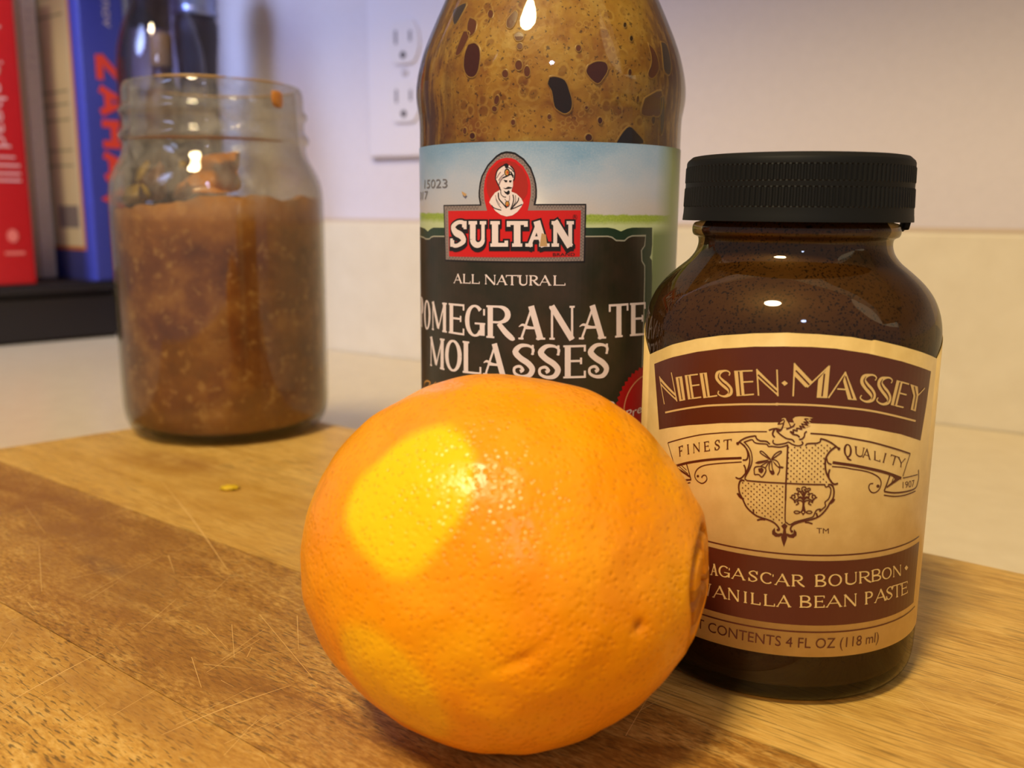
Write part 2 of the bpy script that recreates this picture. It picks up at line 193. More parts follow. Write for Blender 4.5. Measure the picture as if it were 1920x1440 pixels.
["s",0.089,[5.93,75.64,5.62,75.01,5.28,75.64,4.97,75.02,4.64,75.65,4.33,75.02,4.0,75.65,3.69,75.02,3.36,75.65,3.05,75.03,2.72,75.65,2.41,75.03,2.09,75.65,1.78,75.03,1.46,75.65,1.15,75.03,0.83,75.65,0.52,75.03,0.2,75.65,-0.11,75.03,-0.43,75.65,-0.74,75.02,-1.06,75.65,-1.37,75.02,-1.69,75.64,-2.0,75.02,-2.32,75.64,-2.63,75.01,-2.95,75.64,-3.26,75.01,-3.58,75.63,-3.89,75.0,-4.21,75.63,-4.52,75.0,-4.85,75.62,-5.16,74.99,-5.48,75.61,-5.8,74.98,-6.12,75.61,-6.44,74.98,-6.77,75.6,-7.09,74.97,-7.42,75.59,-7.74,74.96,-8.07,75.58,-8.4,74.95,-8.73,75.57,-9.06,74.93,-9.39,75.56,-9.72,74.92,-10.06,75.55,-10.4,74.91,-10.74,75.53,-11.08,74.9,-11.42,75.52,-11.77,74.88,-12.11,75.5,-12.46,74.86,-12.81,75.49,-13.17,74.85,-13.53,75.47,-13.89,74.83,-14.25,75.46,-14.62,74.81,-14.98,75.44,-15.36,74.79,-15.73,75.42,-16.11,74.77,-16.49,75.4,-16.88,74.75,-17.27,75.38,-17.67,74.72,-18.07,75.35,-18.48,74.7,-18.88,75.33,-19.31,74.67,-19.72,75.3,-20.16,74.64,-20.59,75.27,-21.04,74.61,-21.48,75.24,-21.94,74.58,-22.4,75.21,-22.88,74.55,-23.36,75.18,-23.86,74.51,-24.36,75.14,-24.89,74.47]],
["s",0.089,[-24.98,74.8,-26.07,75.07,-25.0,75.45,-26.09,75.73,-25.01,76.11,-26.1,76.38,-25.02,76.76,-26.11,77.04,-25.04,77.41,-26.13,77.69,-25.05,78.06,-26.14,78.35,-25.06,78.71,-26.15,79.0,-25.07,79.36,-26.17,79.65,-25.09,80.01,-26.18,80.3,-25.1,80.66,-26.19,80.95,-25.11,81.31,-26.21,81.6,-25.13,81.96,-26.22,82.25,-25.14,82.61,-26.23,82.9,-25.15,83.25,-26.25,83.55,-25.17,83.9,-26.26,84.2,-25.18,84.54,-26.27,84.85,-25.19,85.18]]],"m_red":[["f",[-24.77,84.89,5.53,85.24,5.51,75.84,-24.55,75.23]],
["f",[-14.08,84.75,-14.78,87.2,-14.96,89.15,-14.73,91.1,-14.29,92.45,-13.67,93.51,-12.04,95.02,-10.98,95.44,-9.83,95.62,-8.8,95.52,-7.88,95.18,-6.36,93.94,-5.35,92.22,-4.94,91.17,-4.78,90.12,-4.76,88.2,-5.08,86.28,-5.41,84.83]]],"m_redin":[["f",[-13.36,87.1,-14.1,88.66,-14.33,90.12,-14.11,91.77,-13.12,93.5,-11.5,94.73,-9.72,95.14,-8.08,94.7,-6.56,93.46,-5.65,91.94,-5.33,90.12,-5.5,88.39,-6.29,87.14,-8.31,86.55,-11.45,86.53]]],"m_white":[["f",[-13.64,86.71,-13.2,87.59,-12.33,88.66,-11.36,89.15,-11.04,89.63,-11.04,89.44,-11.26,89.82,-11.8,90.6,-12.07,91.18,-12.18,91.95,-11.81,93.1,-11.07,93.77,-10.13,94.14,-9.2,94.09,-8.47,93.47,-8.16,92.7,-8.2,91.55,-8.45,91.17,-8.44,90.02,-8.74,89.15,-8.74,88.86,-7.72,88.48,-6.69,87.52,-6.23,86.65,-6.68,85.78,-7.48,84.81,-8.49,84.12,-9.73,83.86,-11.01,84.19,-12.2,84.96]]],"m_ink":[["s",0.226,[-12.18,91.18,-12.18,91.95,-11.87,93.01,-11.18,93.72,-10.34,94.15]],
["s",0.206,[-12.07,91.18,-11.8,90.6,-11.31,89.73,-11.15,89.15]],
["s",0.226,[-8.99,93.99,-8.47,93.47,-8.14,92.7,-8.13,91.74,-8.35,91.07]],
["s",0.165,[-9.4,93.66,-8.78,93.37,-8.37,92.8]],
["s",0.247,[-10.63,91.65,-9.8,91.94,-8.87,92.32,-8.36,91.65]],
["s",0.144,[-10.42,91.17,-9.64,91.06]],
["s",0.124,[-9.27,91.03,-8.71,91.07]],
["s",0.247,[-11.57,88.66,-11.46,87.5,-10.6,86.53,-9.75,85.61]],
["s",0.206,[-8.43,88.28,-8.26,87.32,-8.51,86.25,-8.91,85.28]],
["s",0.103,[-7.92,88.19,-7.85,86.93,-8.41,85.96]],
["s",0.185,[-7.25,87.71,-7.4,86.94,-8.81,85.38]],
["s",0.165,[-6.48,86.36,-7.49,85.87,-8.91,85.28]],
["s",0.165,[-13.08,86.13,-12.42,85.55,-10.91,85.15]],
["s",0.093,[-12.1,87.4,-11.66,86.43,-10.91,85.56]],
["s",0.144,[-11.04,89.34,-10.98,88.37,-10.4,87.84,-9.87,87.8]],
["s",0.103,[-10.18,87.41,-9.76,86.92]],
["s",0.268,[-8.98,92.89,-8.36,91.94]],
["f",[-10.44,94.34,-9.82,94.54,-9.38,94.23,-9.48,93.59,-10.02,93.52]],
["f",[-9.1,92.72,-9.16,92.39,-9.32,92.12,-9.56,91.98,-9.83,91.98,-10.07,92.13,-10.24,92.39,-10.31,92.73,-10.25,93.06,-10.08,93.33,-9.84,93.47,-9.57,93.47,-9.33,93.32,-9.16,93.06]],
["f",[-9.64,90.96,-9.69,90.83,-9.85,90.76,-10.04,90.76,-10.2,90.84,-10.26,90.96,-10.2,91.08,-10.05,91.16,-9.85,91.16,-9.7,91.08]],
["f",[-8.75,90.91,-8.8,90.8,-8.93,90.73,-9.1,90.73,-9.23,90.8,-9.28,90.91,-9.23,91.02,-9.1,91.09,-8.93,91.09,-8.8,91.02]],
["f",[-10.57,89.65,-9.99,89.55,-9.47,89.87,-8.95,89.78,-8.52,89.66,-8.95,89.49,-9.47,89.42,-10.09,89.39]],
["f",[-10.43,89.07,-9.77,88.78,-9.38,89.15,-9.1,88.96,-9.13,88.47,-9.56,88.23,-10.09,88.57]],
["f",[-9.1,86.4,-9.15,86.12,-9.28,85.89,-9.48,85.77,-9.7,85.77,-9.91,85.89,-10.05,86.11,-10.1,86.39,-10.05,86.67,-9.92,86.89,-9.71,87.02,-9.49,87.02,-9.29,86.89,-9.15,86.67]]],"m_shade":[["s",0.206,[-11.97,91.56,-11.49,92.33,-11.07,92.81]],
["s",0.247,[-11.53,91.08,-10.95,91.85,-10.32,92.33]],
["s",0.309,[-11.47,90.21,-11.16,90.98,-10.63,91.65]],
["s",0.144,[-12.22,88.18,-11.99,87.3,-11.23,86.24]],
["s",0.165,[-9.15,88.09,-9.14,87.31,-9.34,86.93]]],"m_jewel":[["f",[-9.33,92.69,-9.37,92.44,-9.47,92.25,-9.63,92.14,-9.81,92.15,-9.97,92.25,-10.08,92.45,-10.12,92.69,-10.08,92.93,-9.97,93.12,-9.81,93.23,-9.64,93.23,-9.48,93.12,-9.37,92.93]],
["f",[-9.25,86.39,-9.28,86.18,-9.37,86.0,-9.52,85.9,-9.67,85.9,-9.82,86.0,-9.92,86.17,-9.95,86.39,-9.92,86.61,-9.82,86.79,-9.68,86.88,-9.52,86.88,-9.38,86.79,-9.28,86.61]]],"m_ruby":[["f",[-9.44,92.7,-9.49,92.53,-9.6,92.46,-9.71,92.53,-9.75,92.71,-9.71,92.88,-9.6,92.95,-9.49,92.88]],
["f",[-9.42,86.1,-9.46,85.96,-9.56,85.91,-9.67,85.96,-9.71,86.1,-9.67,86.24,-9.57,86.3,-9.46,86.24]]],"m_name":[["g","S",[-24.01,77.22,-19.17,77.37,-19.17,82.93,-23.98,82.87]],
["g","U",[-18.66,77.44,-14.24,77.56,-14.26,82.88,-18.66,82.83]],
["g","L",[-13.29,77.64,-9.34,77.73,-9.39,82.94,-13.32,82.89]],
["g","T",[-9.63,77.72,-5.21,77.8,-5.27,82.99,-9.68,82.94]],
["g","A",[-5.71,77.79,-0.76,77.85,-0.84,83.03,-5.77,82.98]],
["g","N",[-0.37,77.86,4.2,77.89,4.09,83.07,-0.46,83.03]]],"m_brand":[["t","BRAND",[-0.07,75.95,4.45,76.03,4.44,76.69,-0.08,76.61]],
["t","(R)",[3.89,83.58,4.75,83.58,4.74,84.42,3.87,84.42]]],"m_nat":[["g","A",[-23.21,69.58,-20.56,69.67,-20.56,71.68,-23.2,71.61]],
["g","L",[-20.36,69.68,-18.25,69.74,-18.25,71.73,-20.36,71.69]],
["g","L",[-17.99,69.75,-15.93,69.79,-15.93,71.77,-18.0,71.74]],
["g","N",[-14.66,69.79,-12.11,69.78,-12.13,71.81,-14.67,71.79]],
["g","A",[-12.02,69.78,-9.47,69.8,-9.48,71.87,-12.03,71.81]],
["g","T",[-9.83,69.8,-7.12,69.8,-7.15,71.92,-9.85,71.86]],
["g","U",[-7.12,69.8,-5.13,69.84,-5.15,71.94,-7.15,71.92]],
["g","R",[-4.87,69.85,-2.84,69.88,-2.87,71.97,-4.89,71.95]],
["g","A",[-2.93,69.88,-0.25,69.9,-0.29,71.98,-2.96,71.97]],
["g","L",[0.12,69.91,2.63,69.91,2.59,71.97,0.08,71.98]]],"m_pom":[["g","P",[-41.16,58.3,-37.76,58.05,-37.76,65.02,-41.16,65.27]],
["g","O",[-37.26,57.95,-32.66,58.42,-32.53,64.92,-37.01,65.0]],
["g","M",[-31.88,58.5,-25.48,58.56,-25.44,65.13,-31.77,64.88]],
["g","E",[-24.85,58.56,-19.98,58.49,-19.97,65.21,-24.8,65.14]],
["g","G",[-19.78,58.49,-14.52,58.48,-14.55,65.37,-19.77,65.22]],
["g","R",[-14.25,58.47,-7.91,58.47,-7.98,65.54,-14.28,65.37]],
["g","A",[-7.01,58.5,-1.38,58.61,-1.48,65.65,-7.08,65.55]],
["g","N",[-0.5,58.62,4.83,58.62,4.67,65.72,-0.62,65.66]],
["g","A",[5.72,58.64,11.84,58.66,11.62,65.83,5.56,65.72]],
["g","T",[12.47,58.69,17.53,58.8,17.23,65.93,12.25,65.86]],
["g","E",[17.96,58.8,22.78,58.69,22.38,65.89,17.66,65.92]]],"m_mol":[["g","M",[-33.06,50.16,-26.42,50.08,-26.36,57.09,-32.93,56.85]],
["g","O",[-26.21,50.09,-20.71,50.27,-20.7,57.3,-26.15,57.1]],
["g","L",[-20.47,50.28,-15.45,50.39,-15.47,57.26,-20.46,57.29]],
["g","A",[-15.0,50.39,-9.37,50.42,-9.43,57.39,-15.03,57.27]],
["g","Z",[-8.39,50.41,-3.36,50.4,-3.45,57.45,-8.45,57.41]],
["g","Z",[-2.95,50.39,2.03,50.4,1.9,57.43,-3.05,57.45]],
["g","E",[2.56,50.4,7.44,50.42,7.27,57.49,2.43,57.43]],
["g","Z",[7.69,50.41,12.81,50.29,12.58,57.58,7.51,57.49]]],"m_panel":[["f",[-50,81.3,-45,81.3,-38.8,81.1,-36.12,80.91,-34.14,80.34,-32.46,80.92,-31.0,81.25,-8.37,81.55,11.55,81.79,13.2,81.56,14.76,80.99,16.35,81.56,17.83,81.79,23.87,81.76,24.09,78.22,23.86,76.16,23.42,75.43,24.15,74.82,24.53,71.07,24.6,62,24.7,14,-50,14]]],"m_panelin":[["f",[-50,79.5,-40.27,79.03,-36.77,78.91,-35.44,78.64,-33.06,78.71,-31.96,79.17,-30.69,79.36,-8.35,79.86,11.61,80.0,12.59,79.8,13.62,79.14,15.72,79.07,16.6,79.72,17.71,80.06,21.71,80.08,21.51,77.98,20.56,76.97,20.8,74.77,21.73,73.71,21.87,71.19,22.05,62,22.2,14,-50,14]]],"m_line":[["s",0.28,[-50,79.5,-40.27,79.03,-36.77,78.91,-35.44,78.64,-33.06,78.71,-31.96,79.17,-30.69,79.36,-8.35,79.86,11.61,80.0,12.59,79.8,13.62,79.14,15.72,79.07,16.6,79.72,17.71,80.06,21.71,80.08,21.51,77.98,20.56,76.97,20.8,74.77,21.73,73.71,21.87,71.19,22.05,62,22.2,14]]],"m_seal":[24.2,42.6,9.3],"m_bits":[["f",[11.29,46.01,11.16,45.83,10.84,45.77,10.51,45.87,10.37,46.07,10.5,46.25,10.82,46.31,11.15,46.21]],
["f",[14.44,44.4,14.2,44.07,13.6,43.98,13.01,44.17,12.75,44.54,12.98,44.86,13.57,44.96,14.17,44.77]],
["f",[13.01,44.06,12.88,43.81,12.6,43.83,12.46,44.1,12.59,44.36,12.86,44.34]]],"m_gold":[["s",0.416,[-37.78,44.22,-37.32,45.46,-34.98,46.29,-33.14,46.18,-34.04,45.38]],
["s",0.297,[-31.58,45.8,-30.16,46.83]]],"m_code":[["t","15023",[-36.18,89.78,-25.12,89.78,-25.11,91.72,-35.79,91.77]],
["t","017",[-41.82,87.33,-33.71,87.42,-33.67,89.31,-41.01,89.25]]],"m_stain":[["f",[-2.42,80.58,-1.56,80.31,-1.24,77.92,-2.81,77.9,-2.6,79.18]],
["f",[-20.53,88.99,-19.11,88.36,-19.64,87.85,-20.33,88.36]]],"foam":{"a":[[-0.67,118.51,-0.612,118.71,-0.561,117.47,-0.546,115.24,-0.557,112.85,-0.589,111.83,-0.64,112.06,-0.679,113.62,-0.688,116.34],[0.22,113.66,0.271,114.44,0.34,114.44,0.361,113.17,0.33,111.46,0.288,110.23,0.236,111.09,0.203,112.46],[-0.59,100.2,-0.595,99.81,-0.609,99.61,-0.625,99.7,-0.635,100.04,-0.635,100.46,-0.624,100.77,-0.609,100.82,-0.595,100.59],[0.333,103.14,0.329,102.74,0.32,102.52,0.309,102.58,0.302,102.9,0.301,103.32,0.308,103.65,0.319,103.74,0.328,103.54],[0.261,99.73,0.256,99.29,0.241,99.05,0.225,99.12,0.214,99.46,0.214,99.92,0.224,100.28,0.24,100.37,0.255,100.15],[0.549,112.86,0.545,112.42,0.536,112.16,0.527,112.22,0.521,112.56,0.522,113.02,0.529,113.39,0.539,113.5,0.547,113.29],[0.814,104.09,0.81,103.54,0.799,103.23,0.785,103.3,0.775,103.72,0.774,104.29,0.782,104.75,0.795,104.88,0.807,104.62]],"b":[[-0.044,111.26,-0.004,111.38,0.059,110.71,0.092,108.63,0.113,106.6,0.106,104.96,0.066,104.23,0.016,104.92,-0.009,105.85,-0.027,108.59,-0.055,109.98],[0.447,98.83,0.494,100.83,0.554,102.25,0.621,101.26,0.697,99.04],[0.557,122.45,0.55,122.11,0.54,121.91,0.532,121.94,0.528,122.19,0.532,122.55,0.541,122.84,0.551,122.93,0.558,122.78],[0.594,119.81,0.587,119.44,0.576,119.22,0.566,119.25,0.561,119.52,0.565,119.91,0.575,120.23,0.587,120.33,0.594,120.17]],"c":[[-0.32,124.71,-0.292,123.9,-0.301,122.14,-0.327,121.06,-0.365,121.37,-0.371,123.02],[-0.303,119.65,-0.27,120.23,-0.233,119.56,-0.239,118.6,-0.281,118.52],[0.744,119.33,0.813,117.85,0.832,114.44,0.749,112.21,0.702,113.04,0.752,115.65],[0.682,108.15,0.861,110.1,0.882,105.5,0.777,104.75,0.661,105.0],[-0.727,124.27,-0.644,123.21,-0.633,120.9,-0.683,120.3,-0.728,122.73],[-0.748,121.53,-0.677,120.78,-0.722,117.18,-0.781,116.87],[-0.393,107.04,-0.402,106.51,-0.413,106.21,-0.425,106.33,-0.43,106.79,-0.425,107.37,-0.416,107.82,-0.404,107.91,-0.393,107.59],[-0.411,105.31,-0.415,104.98,-0.426,104.81,-0.438,104.89,-0.447,105.17,-0.447,105.53,-0.439,105.8,-0.426,105.84,-0.415,105.65],[-0.277,102.59,-0.28,102.25,-0.289,102.08,-0.3,102.15,-0.306,102.43,-0.307,102.78,-0.3,103.06,-0.289,103.11,-0.28,102.93],[-0.325,111.99,-0.33,111.51,-0.343,111.27,-0.358,111.38,-0.367,111.78,-0.368,112.3,-0.359,112.69,-0.344,112.76,-0.331,112.48],[-0.232,117.26,-0.236,116.86,-0.247,116.66,-0.261,116.74,-0.271,117.08,-0.272,117.51,-0.264,117.84,-0.251,117.9,-0.238,117.67],[-0.666,101.27,-0.67,100.86,-0.679,100.66,-0.69,100.75,-0.697,101.09,-0.697,101.53,-0.69,101.85,-0.679,101.91,-0.669,101.68],[-0.229,113.55,-0.234,112.95,-0.248,112.64,-0.265,112.76,-0.276,113.27,-0.277,113.92,-0.267,114.41,-0.251,114.51,-0.235,114.17],[-0.174,112.33,-0.178,111.67,-0.191,111.33,-0.205,111.46,-0.214,112.0,-0.215,112.72,-0.207,113.26,-0.193,113.37,-0.18,113.01],[-0.5,124.33,-0.5,123.77,-0.511,123.5,-0.528,123.65,-0.544,124.15,-0.551,124.77,-0.545,125.21,-0.529,125.27,-0.511,124.92],[0.171,116.93,0.166,116.53,0.155,116.31,0.143,116.37,0.135,116.69,0.136,117.11,0.144,117.45,0.156,117.54,0.167,117.33],[0.225,105.52,0.222,105.34,0.216,105.23,0.209,105.26,0.205,105.41,0.205,105.6,0.209,105.75,0.216,105.79,0.222,105.7],[-0.027,103.61,-0.03,103.31,-0.037,103.15,-0.046,103.2,-0.052,103.45,-0.052,103.77,-0.046,104.02,-0.038,104.08,-0.03,103.92],[0.625,107.78,0.626,107.38,0.623,107.17,0.615,107.23,0.604,107.52,0.604,107.94,0.608,108.28,0.615,108.37,0.622,108.17],[0.451,107.66,0.449,107.48,0.446,107.38,0.44,107.4,0.435,107.54,0.434,107.73,0.438,107.89,0.444,107.93,0.449,107.84]],"d":[[0.926,120.31,1.025,120.11,1.028,116.18,0.98,113.73,0.894,114.66],[-1.018,127.03,-0.838,127.8,-0.845,125.24,-0.897,123.39],[0.857,108.62,0.905,109.0,0.941,103.88,0.903,101.28]]},"jar":{"o":[[0.138,102.5,0.273,103.48,0.416,103.99,0.54,104.5,0.525,100.55,0.491,97.47,0.512,94.25,0.494,91.53,0.375,90.2,0.183,90.11,0.013,90.4,-0.07,92.16,0.02,94.85,0.103,97.9]],"b":[[-0.288,101.02,-0.209,97.82,-0.179,93.03,-0.199,88.2,-0.443,87.62,-0.491,91.24,-0.437,95.72,-0.353,98.38],[-0.084,93.04,0.029,93.96,0.061,89.34,-0.092,88.22]],"y":[[-0.564,97.93,-0.466,101.1,-0.402,99.28,-0.453,94.83,-0.538,93.05],[-0.071,101.02,0.003,100.15,-0.015,97.85,-0.075,98.37],[-0.67,92.18,-0.43,93.03,-0.345,87.63,-0.743,86.69]],"r":[[0.938,126.07,1.085,125.93,1.102,121.25,1.04,120.3,0.971,120.78,0.934,123.0]]},"scratch":[[-159.1,62.2,-162.3,72.5,-165.1,84.2],[-146.5,56.7,-147.9,62.1],[-191.9,77.7,-193.6,82.5],[-267.4,116.8,-239.8,109.2],[-231.8,103.7,-202.8,90.4],[-207.0,87.0,-210.1,91.9],[-260.1,155.5,-218.4,139.6,-181.1,124.1],[-155.1,113.5,-125.3,102.7],[-116.8,77.6,-121.3,87.3],[-129.7,74.7,-128.7,86.5,-126.0,98.6],[-130.5,77.9,-131.0,93.5],[-142.1,91.7,-145.5,106.2],[-144.2,97.6,-145.5,102.0],[-172.6,93.2,-168.8,97.8],[-189.9,93.8,-194.9,104.2],[-201.7,123.5,-203.1,131.7],[-172.9,114.6,-177.6,122.0],[-155.6,106.9,-143.1,98.5],[-141.6,73.1,-143.6,82.3],[-141.2,100.0,-143.9,103.2],[-168.0,93.9,-175.8,106.9],[-120.0,83.3,-121.2,89.3],[-143.7,65.4,-146.5,74.4],[-160.9,67.3,-162.5,75.4],[-193.0,94.8,-199.3,112.5],[-155.1,61.3,-158.8,73.5],[-199.3,112.5,-201.5,119.2],[-144.1,96.4,-148.4,109.7],[-180.7,138.3,-181.0,144.9],[-149.5,93.4,-138.0,87.8]]}


# ------------------------------------------------------------------ materials
def lin(c):
    return tuple((x / 255 / 12.92) if x / 255 <= .04045 else ((x / 255 + .055) / 1.055) ** 2.4 for x in c) + (1,)
def mat(name, rgb=(128, 128, 128), rough=.5, **kw):
    m = bpy.data.materials.new(name); m.use_nodes = True
    b = m.node_tree.nodes['Principled BSDF']
    b.inputs['Base Color'].default_value = lin(rgb); b.inputs['Roughness'].default_value = rough
    for k, v in kw.items(): b.inputs[k.replace('_', ' ')].default_value = v
    return m
class N:
    """small helper for node graphs"""
    def __init__(s, m): s.m = m; s.t = m.node_tree; s.b = s.t.nodes['Principled BSDF']
    def n(s, typ, ins=None, **props):
        x = s.t.nodes.new(typ)
        for k, v in props.items(): setattr(x, k, v)
        for k, v in (ins or {}).items():
            if hasattr(v, 'links'): s.t.links.new(v, x.inputs[k])
            else: x.inputs[k].default_value = v
        return x
    def link(s, a, name): s.t.links.new(a, s.b.inputs[name])
    def coord(s, scale=(1, 1, 1), rot=(0, 0, 0), loc=(0, 0, 0), kind='Object'):
        c = s.n('ShaderNodeTexCoord'); return s.n('ShaderNodeMapping', {0: c.outputs[kind], 'Location': loc, 'Rotation': rot, 'Scale': scale}).outputs[0]
    def noise(s, vec, scale=5, detail=3, rough=.5, dist=0): return s.n('ShaderNodeTexNoise', {'Vector': vec, 'Scale': scale, 'Detail': detail, 'Roughness': rough, 'Distortion': dist}).outputs[0]
    def voro(s, vec, scale=5, feat='F1', out=0): return s.n('ShaderNodeTexVoronoi', {'Vector': vec, 'Scale': scale}, feature=feat).outputs[out]
    def ramp(s, fac, stops, interp='LINEAR'):
        r = s.n('ShaderNodeValToRGB', {0: fac}); e = r.color_ramp; e.interpolation = interp
        while len(e.elements) < len(stops): e.elements.new(.5)
        for el, (p, c) in zip(e.elements, stops):
            el.position = p; el.color = lin(c) if len(c) == 3 else c
        return r.outputs[0]
    def f(s, fac, a, b): return s.n('ShaderNodeMapRange', {0: fac, 1: a, 2: b, 3: 0., 4: 1.}).outputs[0]
    def mix(s, fac, a, b, mode='MIX'):
        x = s.n('ShaderNodeMix', data_type='RGBA', blend_type=mode)
        for i, v in ((0, fac), (6, a), (7, b)):
            if hasattr(v, 'links'): s.t.links.new(v, x.inputs[i])
            else: x.inputs[i].default_value = v if i == 0 or len(v) == 4 else lin(v)
        return x.outputs[2]
    def math(s, op, a, b=0.):
        return s.n('ShaderNodeMath', {0: a, 1: b}, operation=op).outputs[0]
    def bump(s, h, strength=.3, dist=.001):
        s.link(s.n('ShaderNodeBump', {'Height': h, 'Strength': strength, 'Distance': dist}).outputs[0], 'Normal')
    def spot(s, c, r, soft):
        """soft mask around point c (object space), r may be per-axis radii"""
        k = s.coord(scale=tuple(1 / q for q in r), loc=tuple(-p / q for p, q in zip(c, r)))
        l = s.n('ShaderNodeVectorMath', {0: k}, operation='LENGTH').outputs['Value']
        return s.n('ShaderNodeMapRange', {0: l, 1: 1 + soft, 2: 1 - soft, 3: 0., 4: 1.}).outputs[0]

def glass(name, tint, edge, rough=.02, spec=1.0):
    """thin clear glass: straight transmission plus Fresnel mirror, darker towards the rim"""
    m = bpy.data.materials.new(name); m.use_nodes = True; t = m.node_tree; t.nodes.clear()
    g = N.__new__(N); g.m = m; g.t = t
    lw = g.n('ShaderNodeLayerWeight', {0: .35}).outputs['Facing']
    c = g.mix(lw, tint, edge)
    tr = g.n('ShaderNodeBsdfTransparent', {0: c}).outputs[0]
    gl = g.n('ShaderNodeBsdfGlossy', {'Roughness': rough}).outputs[0]
    fc = g.n('ShaderNodeLayerWeight', {0: .5}).outputs['Facing']
    fr = g.math('MULTIPLY', g.math('ADD', .045, g.math('MULTIPLY', g.math('POWER', fc, 5.0), .80)), spec)
    sh = g.n('ShaderNodeMixShader', {0: fr, 1: tr, 2: gl}).outputs[0]
    o = g.n('ShaderNodeOutputMaterial', {0: sh})
    return m

def wall_paint(name, rgb):
    m = mat(name, rgb, .55); g = N(m); n = g.noise(g.coord(), 220, 4, .6)
    g.link(g.mix(g.f(n, .3, .7), tuple(int(c * .985) for c in rgb), rgb), 'Base Color'); g.bump(n, .12, .0006); return m
M_wall = wall_paint('wall_paint', (216, 207, 209))
M_splash = mat('cream_laminate', (226, 208, 176), .38); g = N(M_splash)
n = g.noise(g.coord(), 60, 5, .6); g.link(g.mix(g.f(n, .3, .75), (222, 209, 182), (230, 218, 192)), 'Base Color')
M_plate = mat('white_plastic', (222, 215, 219), .4); M_slot = mat('slot_dark', (124, 118, 126), .6)
M_recept = mat('receptacle_plastic', (220, 214, 217), .4)

def wood(name, c_lo, c_mid, c_hi, pore, seed, straight, dark_patches=()):
    m = mat(name, c_mid, .42); g = N(m); dark = tuple(int(q * .50) for q in c_mid)
    o = (seed * 1.7, seed * .9, 0)
    # slow cathedral figure
    warp = g.noise(g.coord((10, 26, 20), loc=o), 1.0, 3, .5)
    vec = g.coord((9, 190, 100), loc=o)
    vec2 = g.n('ShaderNodeVectorMath', {0: vec, 1: g.n('ShaderNodeCombineXYZ', {1: g.math('MULTIPLY', warp, 1.5 if straight else 9.0)}).outputs[0]}, operation='ADD').outputs[0]
    n1 = g.noise(vec2, 1.0, 4, .62)
    # fine fibre mottling, everywhere
    n3 = g.noise(g.coord((170, 1500, 500) if straight else (420, 1150, 500), loc=o, rot=(0, 0, 0 if straight else .5)), 1.0, 4, .7)
    n2 = g.noise(g.coord((22, 34, 30), loc=o), 1.0, 4, .6)
    n4 = g.noise(g.coord((120, 190, 100), loc=o), 1.0, 4, .65)
    mixf = g.math('ADD', g.math('MULTIPLY', n1, .37), g.math('ADD', g.math('MULTIPLY', n3, .46), g.math('MULTIPLY', n4, .17)))
    c = g.ramp(mixf, [(.41, c_lo), (.5, c_mid), (.60, c_hi)])
    c = g.mix(g.math('MULTIPLY', g.f(n2, .42, .72), .55), c, c_hi if straight else c_lo)
    pv = g.noise(g.coord((90, 1700, 900), loc=o) if straight else g.coord((330, 2000, 900), loc=o, rot=(0, 0, .50)), 1.0, 1, .5)
    pm = g.noise(g.coord((25, 40, 60), loc=o), 1.0, 2, .5)
    pf = g.math('MULTIPLY', g.f(pv, .56, .66), g.f(pm, .30, .55))
    c = g.mix(g.math('MULTIPLY', pf, pore), c, dark)
    for (px, py, rx, ry, col, a) in dark_patches:
        sp = g.spot((px, py, 0), (rx, ry, 1), .45)
        nn = g.noise(g.coord((60, 90, 60), loc=(px, 0, 0)), 1.0, 4, .6)
        c = g.mix(g.math('MULTIPLY', g.math('MULTIPLY', sp, a), g.f(nn, .2, .6)), c, col)
    g.link(c, 'Base Color')
    h = g.math('SUBTRACT', n3, g.math('MULTIPLY', pf, .8)); g.bump(h, .22, .0003)
    g.link(g.n('ShaderNodeMapRange', {0: n4, 3: .40, 4: .58}).outputs[0], 'Roughness')
    return m
M_w_back = wood('light_board_wood', (178, 132, 54), (206, 161, 76), (226, 186, 104), .55, 1, True,
    [(-.2762, .169, .024, .0095, (150, 98, 34), .85), (-.235, .163, .034, .012, (178, 130, 34), .5), (-.20, .150, .07, .022, (184, 134, 52), .6), (-.31, .15, .05, .02, (190, 142, 48), .5)])
M_w_mid = wood('brown_board_wood', (138, 92, 32), (176, 128, 54), (212, 170, 92), .65, 4, False,
    [(-.245, .120, .060, .015, (136, 90, 36), .85), (-.20, .104, .050, .010, (146, 102, 46), .6), (-.207, .1067, .008, .003, (100, 66, 44), .9), (-.15, .092, .05, .006, (146, 98, 38), .6)])
M_w_front = wood('flecked_board_wood', (176, 126, 46), (208, 159, 70), (230, 190, 108), .85, 9, False, [(-.16, .078, .06, .006, (160, 112, 48), .7)])

# ------------------------------------------------------------------ mesh helpers
def link(o, parent=None, label=None, cat=None, group=None, kind=None):
    COL.objects.link(o)
    if parent: o.parent = parent
    for k, v in (('label', label), ('category', cat), ('group', group), ('kind', kind)):
        if v: o[k] = v
    return o
def empty(name, loc, label, cat, rz=0, group=None):
    o = bpy.data.objects.new(name, None); o.empty_display_size = .01; o.location = loc; o.rotation_euler = (0, 0, rz)
    return link(o, None, label, cat, group)
def obj(name, verts, faces, m, parent=None, smooth=False, **kw):
    me = bpy.data.meshes.new(name); me.from_pydata(verts, [], faces); me.update()
    if smooth: me.polygons.foreach_set('use_smooth', [True] * len(me.polygons))
    for x in (m if isinstance(m, (list, tuple)) else [m]): me.materials.append(x)
    return link(bpy.data.objects.new(name, me), parent, **kw)
def bobj(name, bm, m, parent=None, smooth=False, **kw):
    me = bpy.data.meshes.new(name); bm.to_mesh(me); bm.free()
    if smooth: me.polygons.foreach_set('use_smooth', [True] * len(me.polygons))
    for x in (m if isinstance(m, (list, tuple)) else [m]): me.materials.append(x)
    return link(bpy.data.objects.new(name, me), parent, **kw)
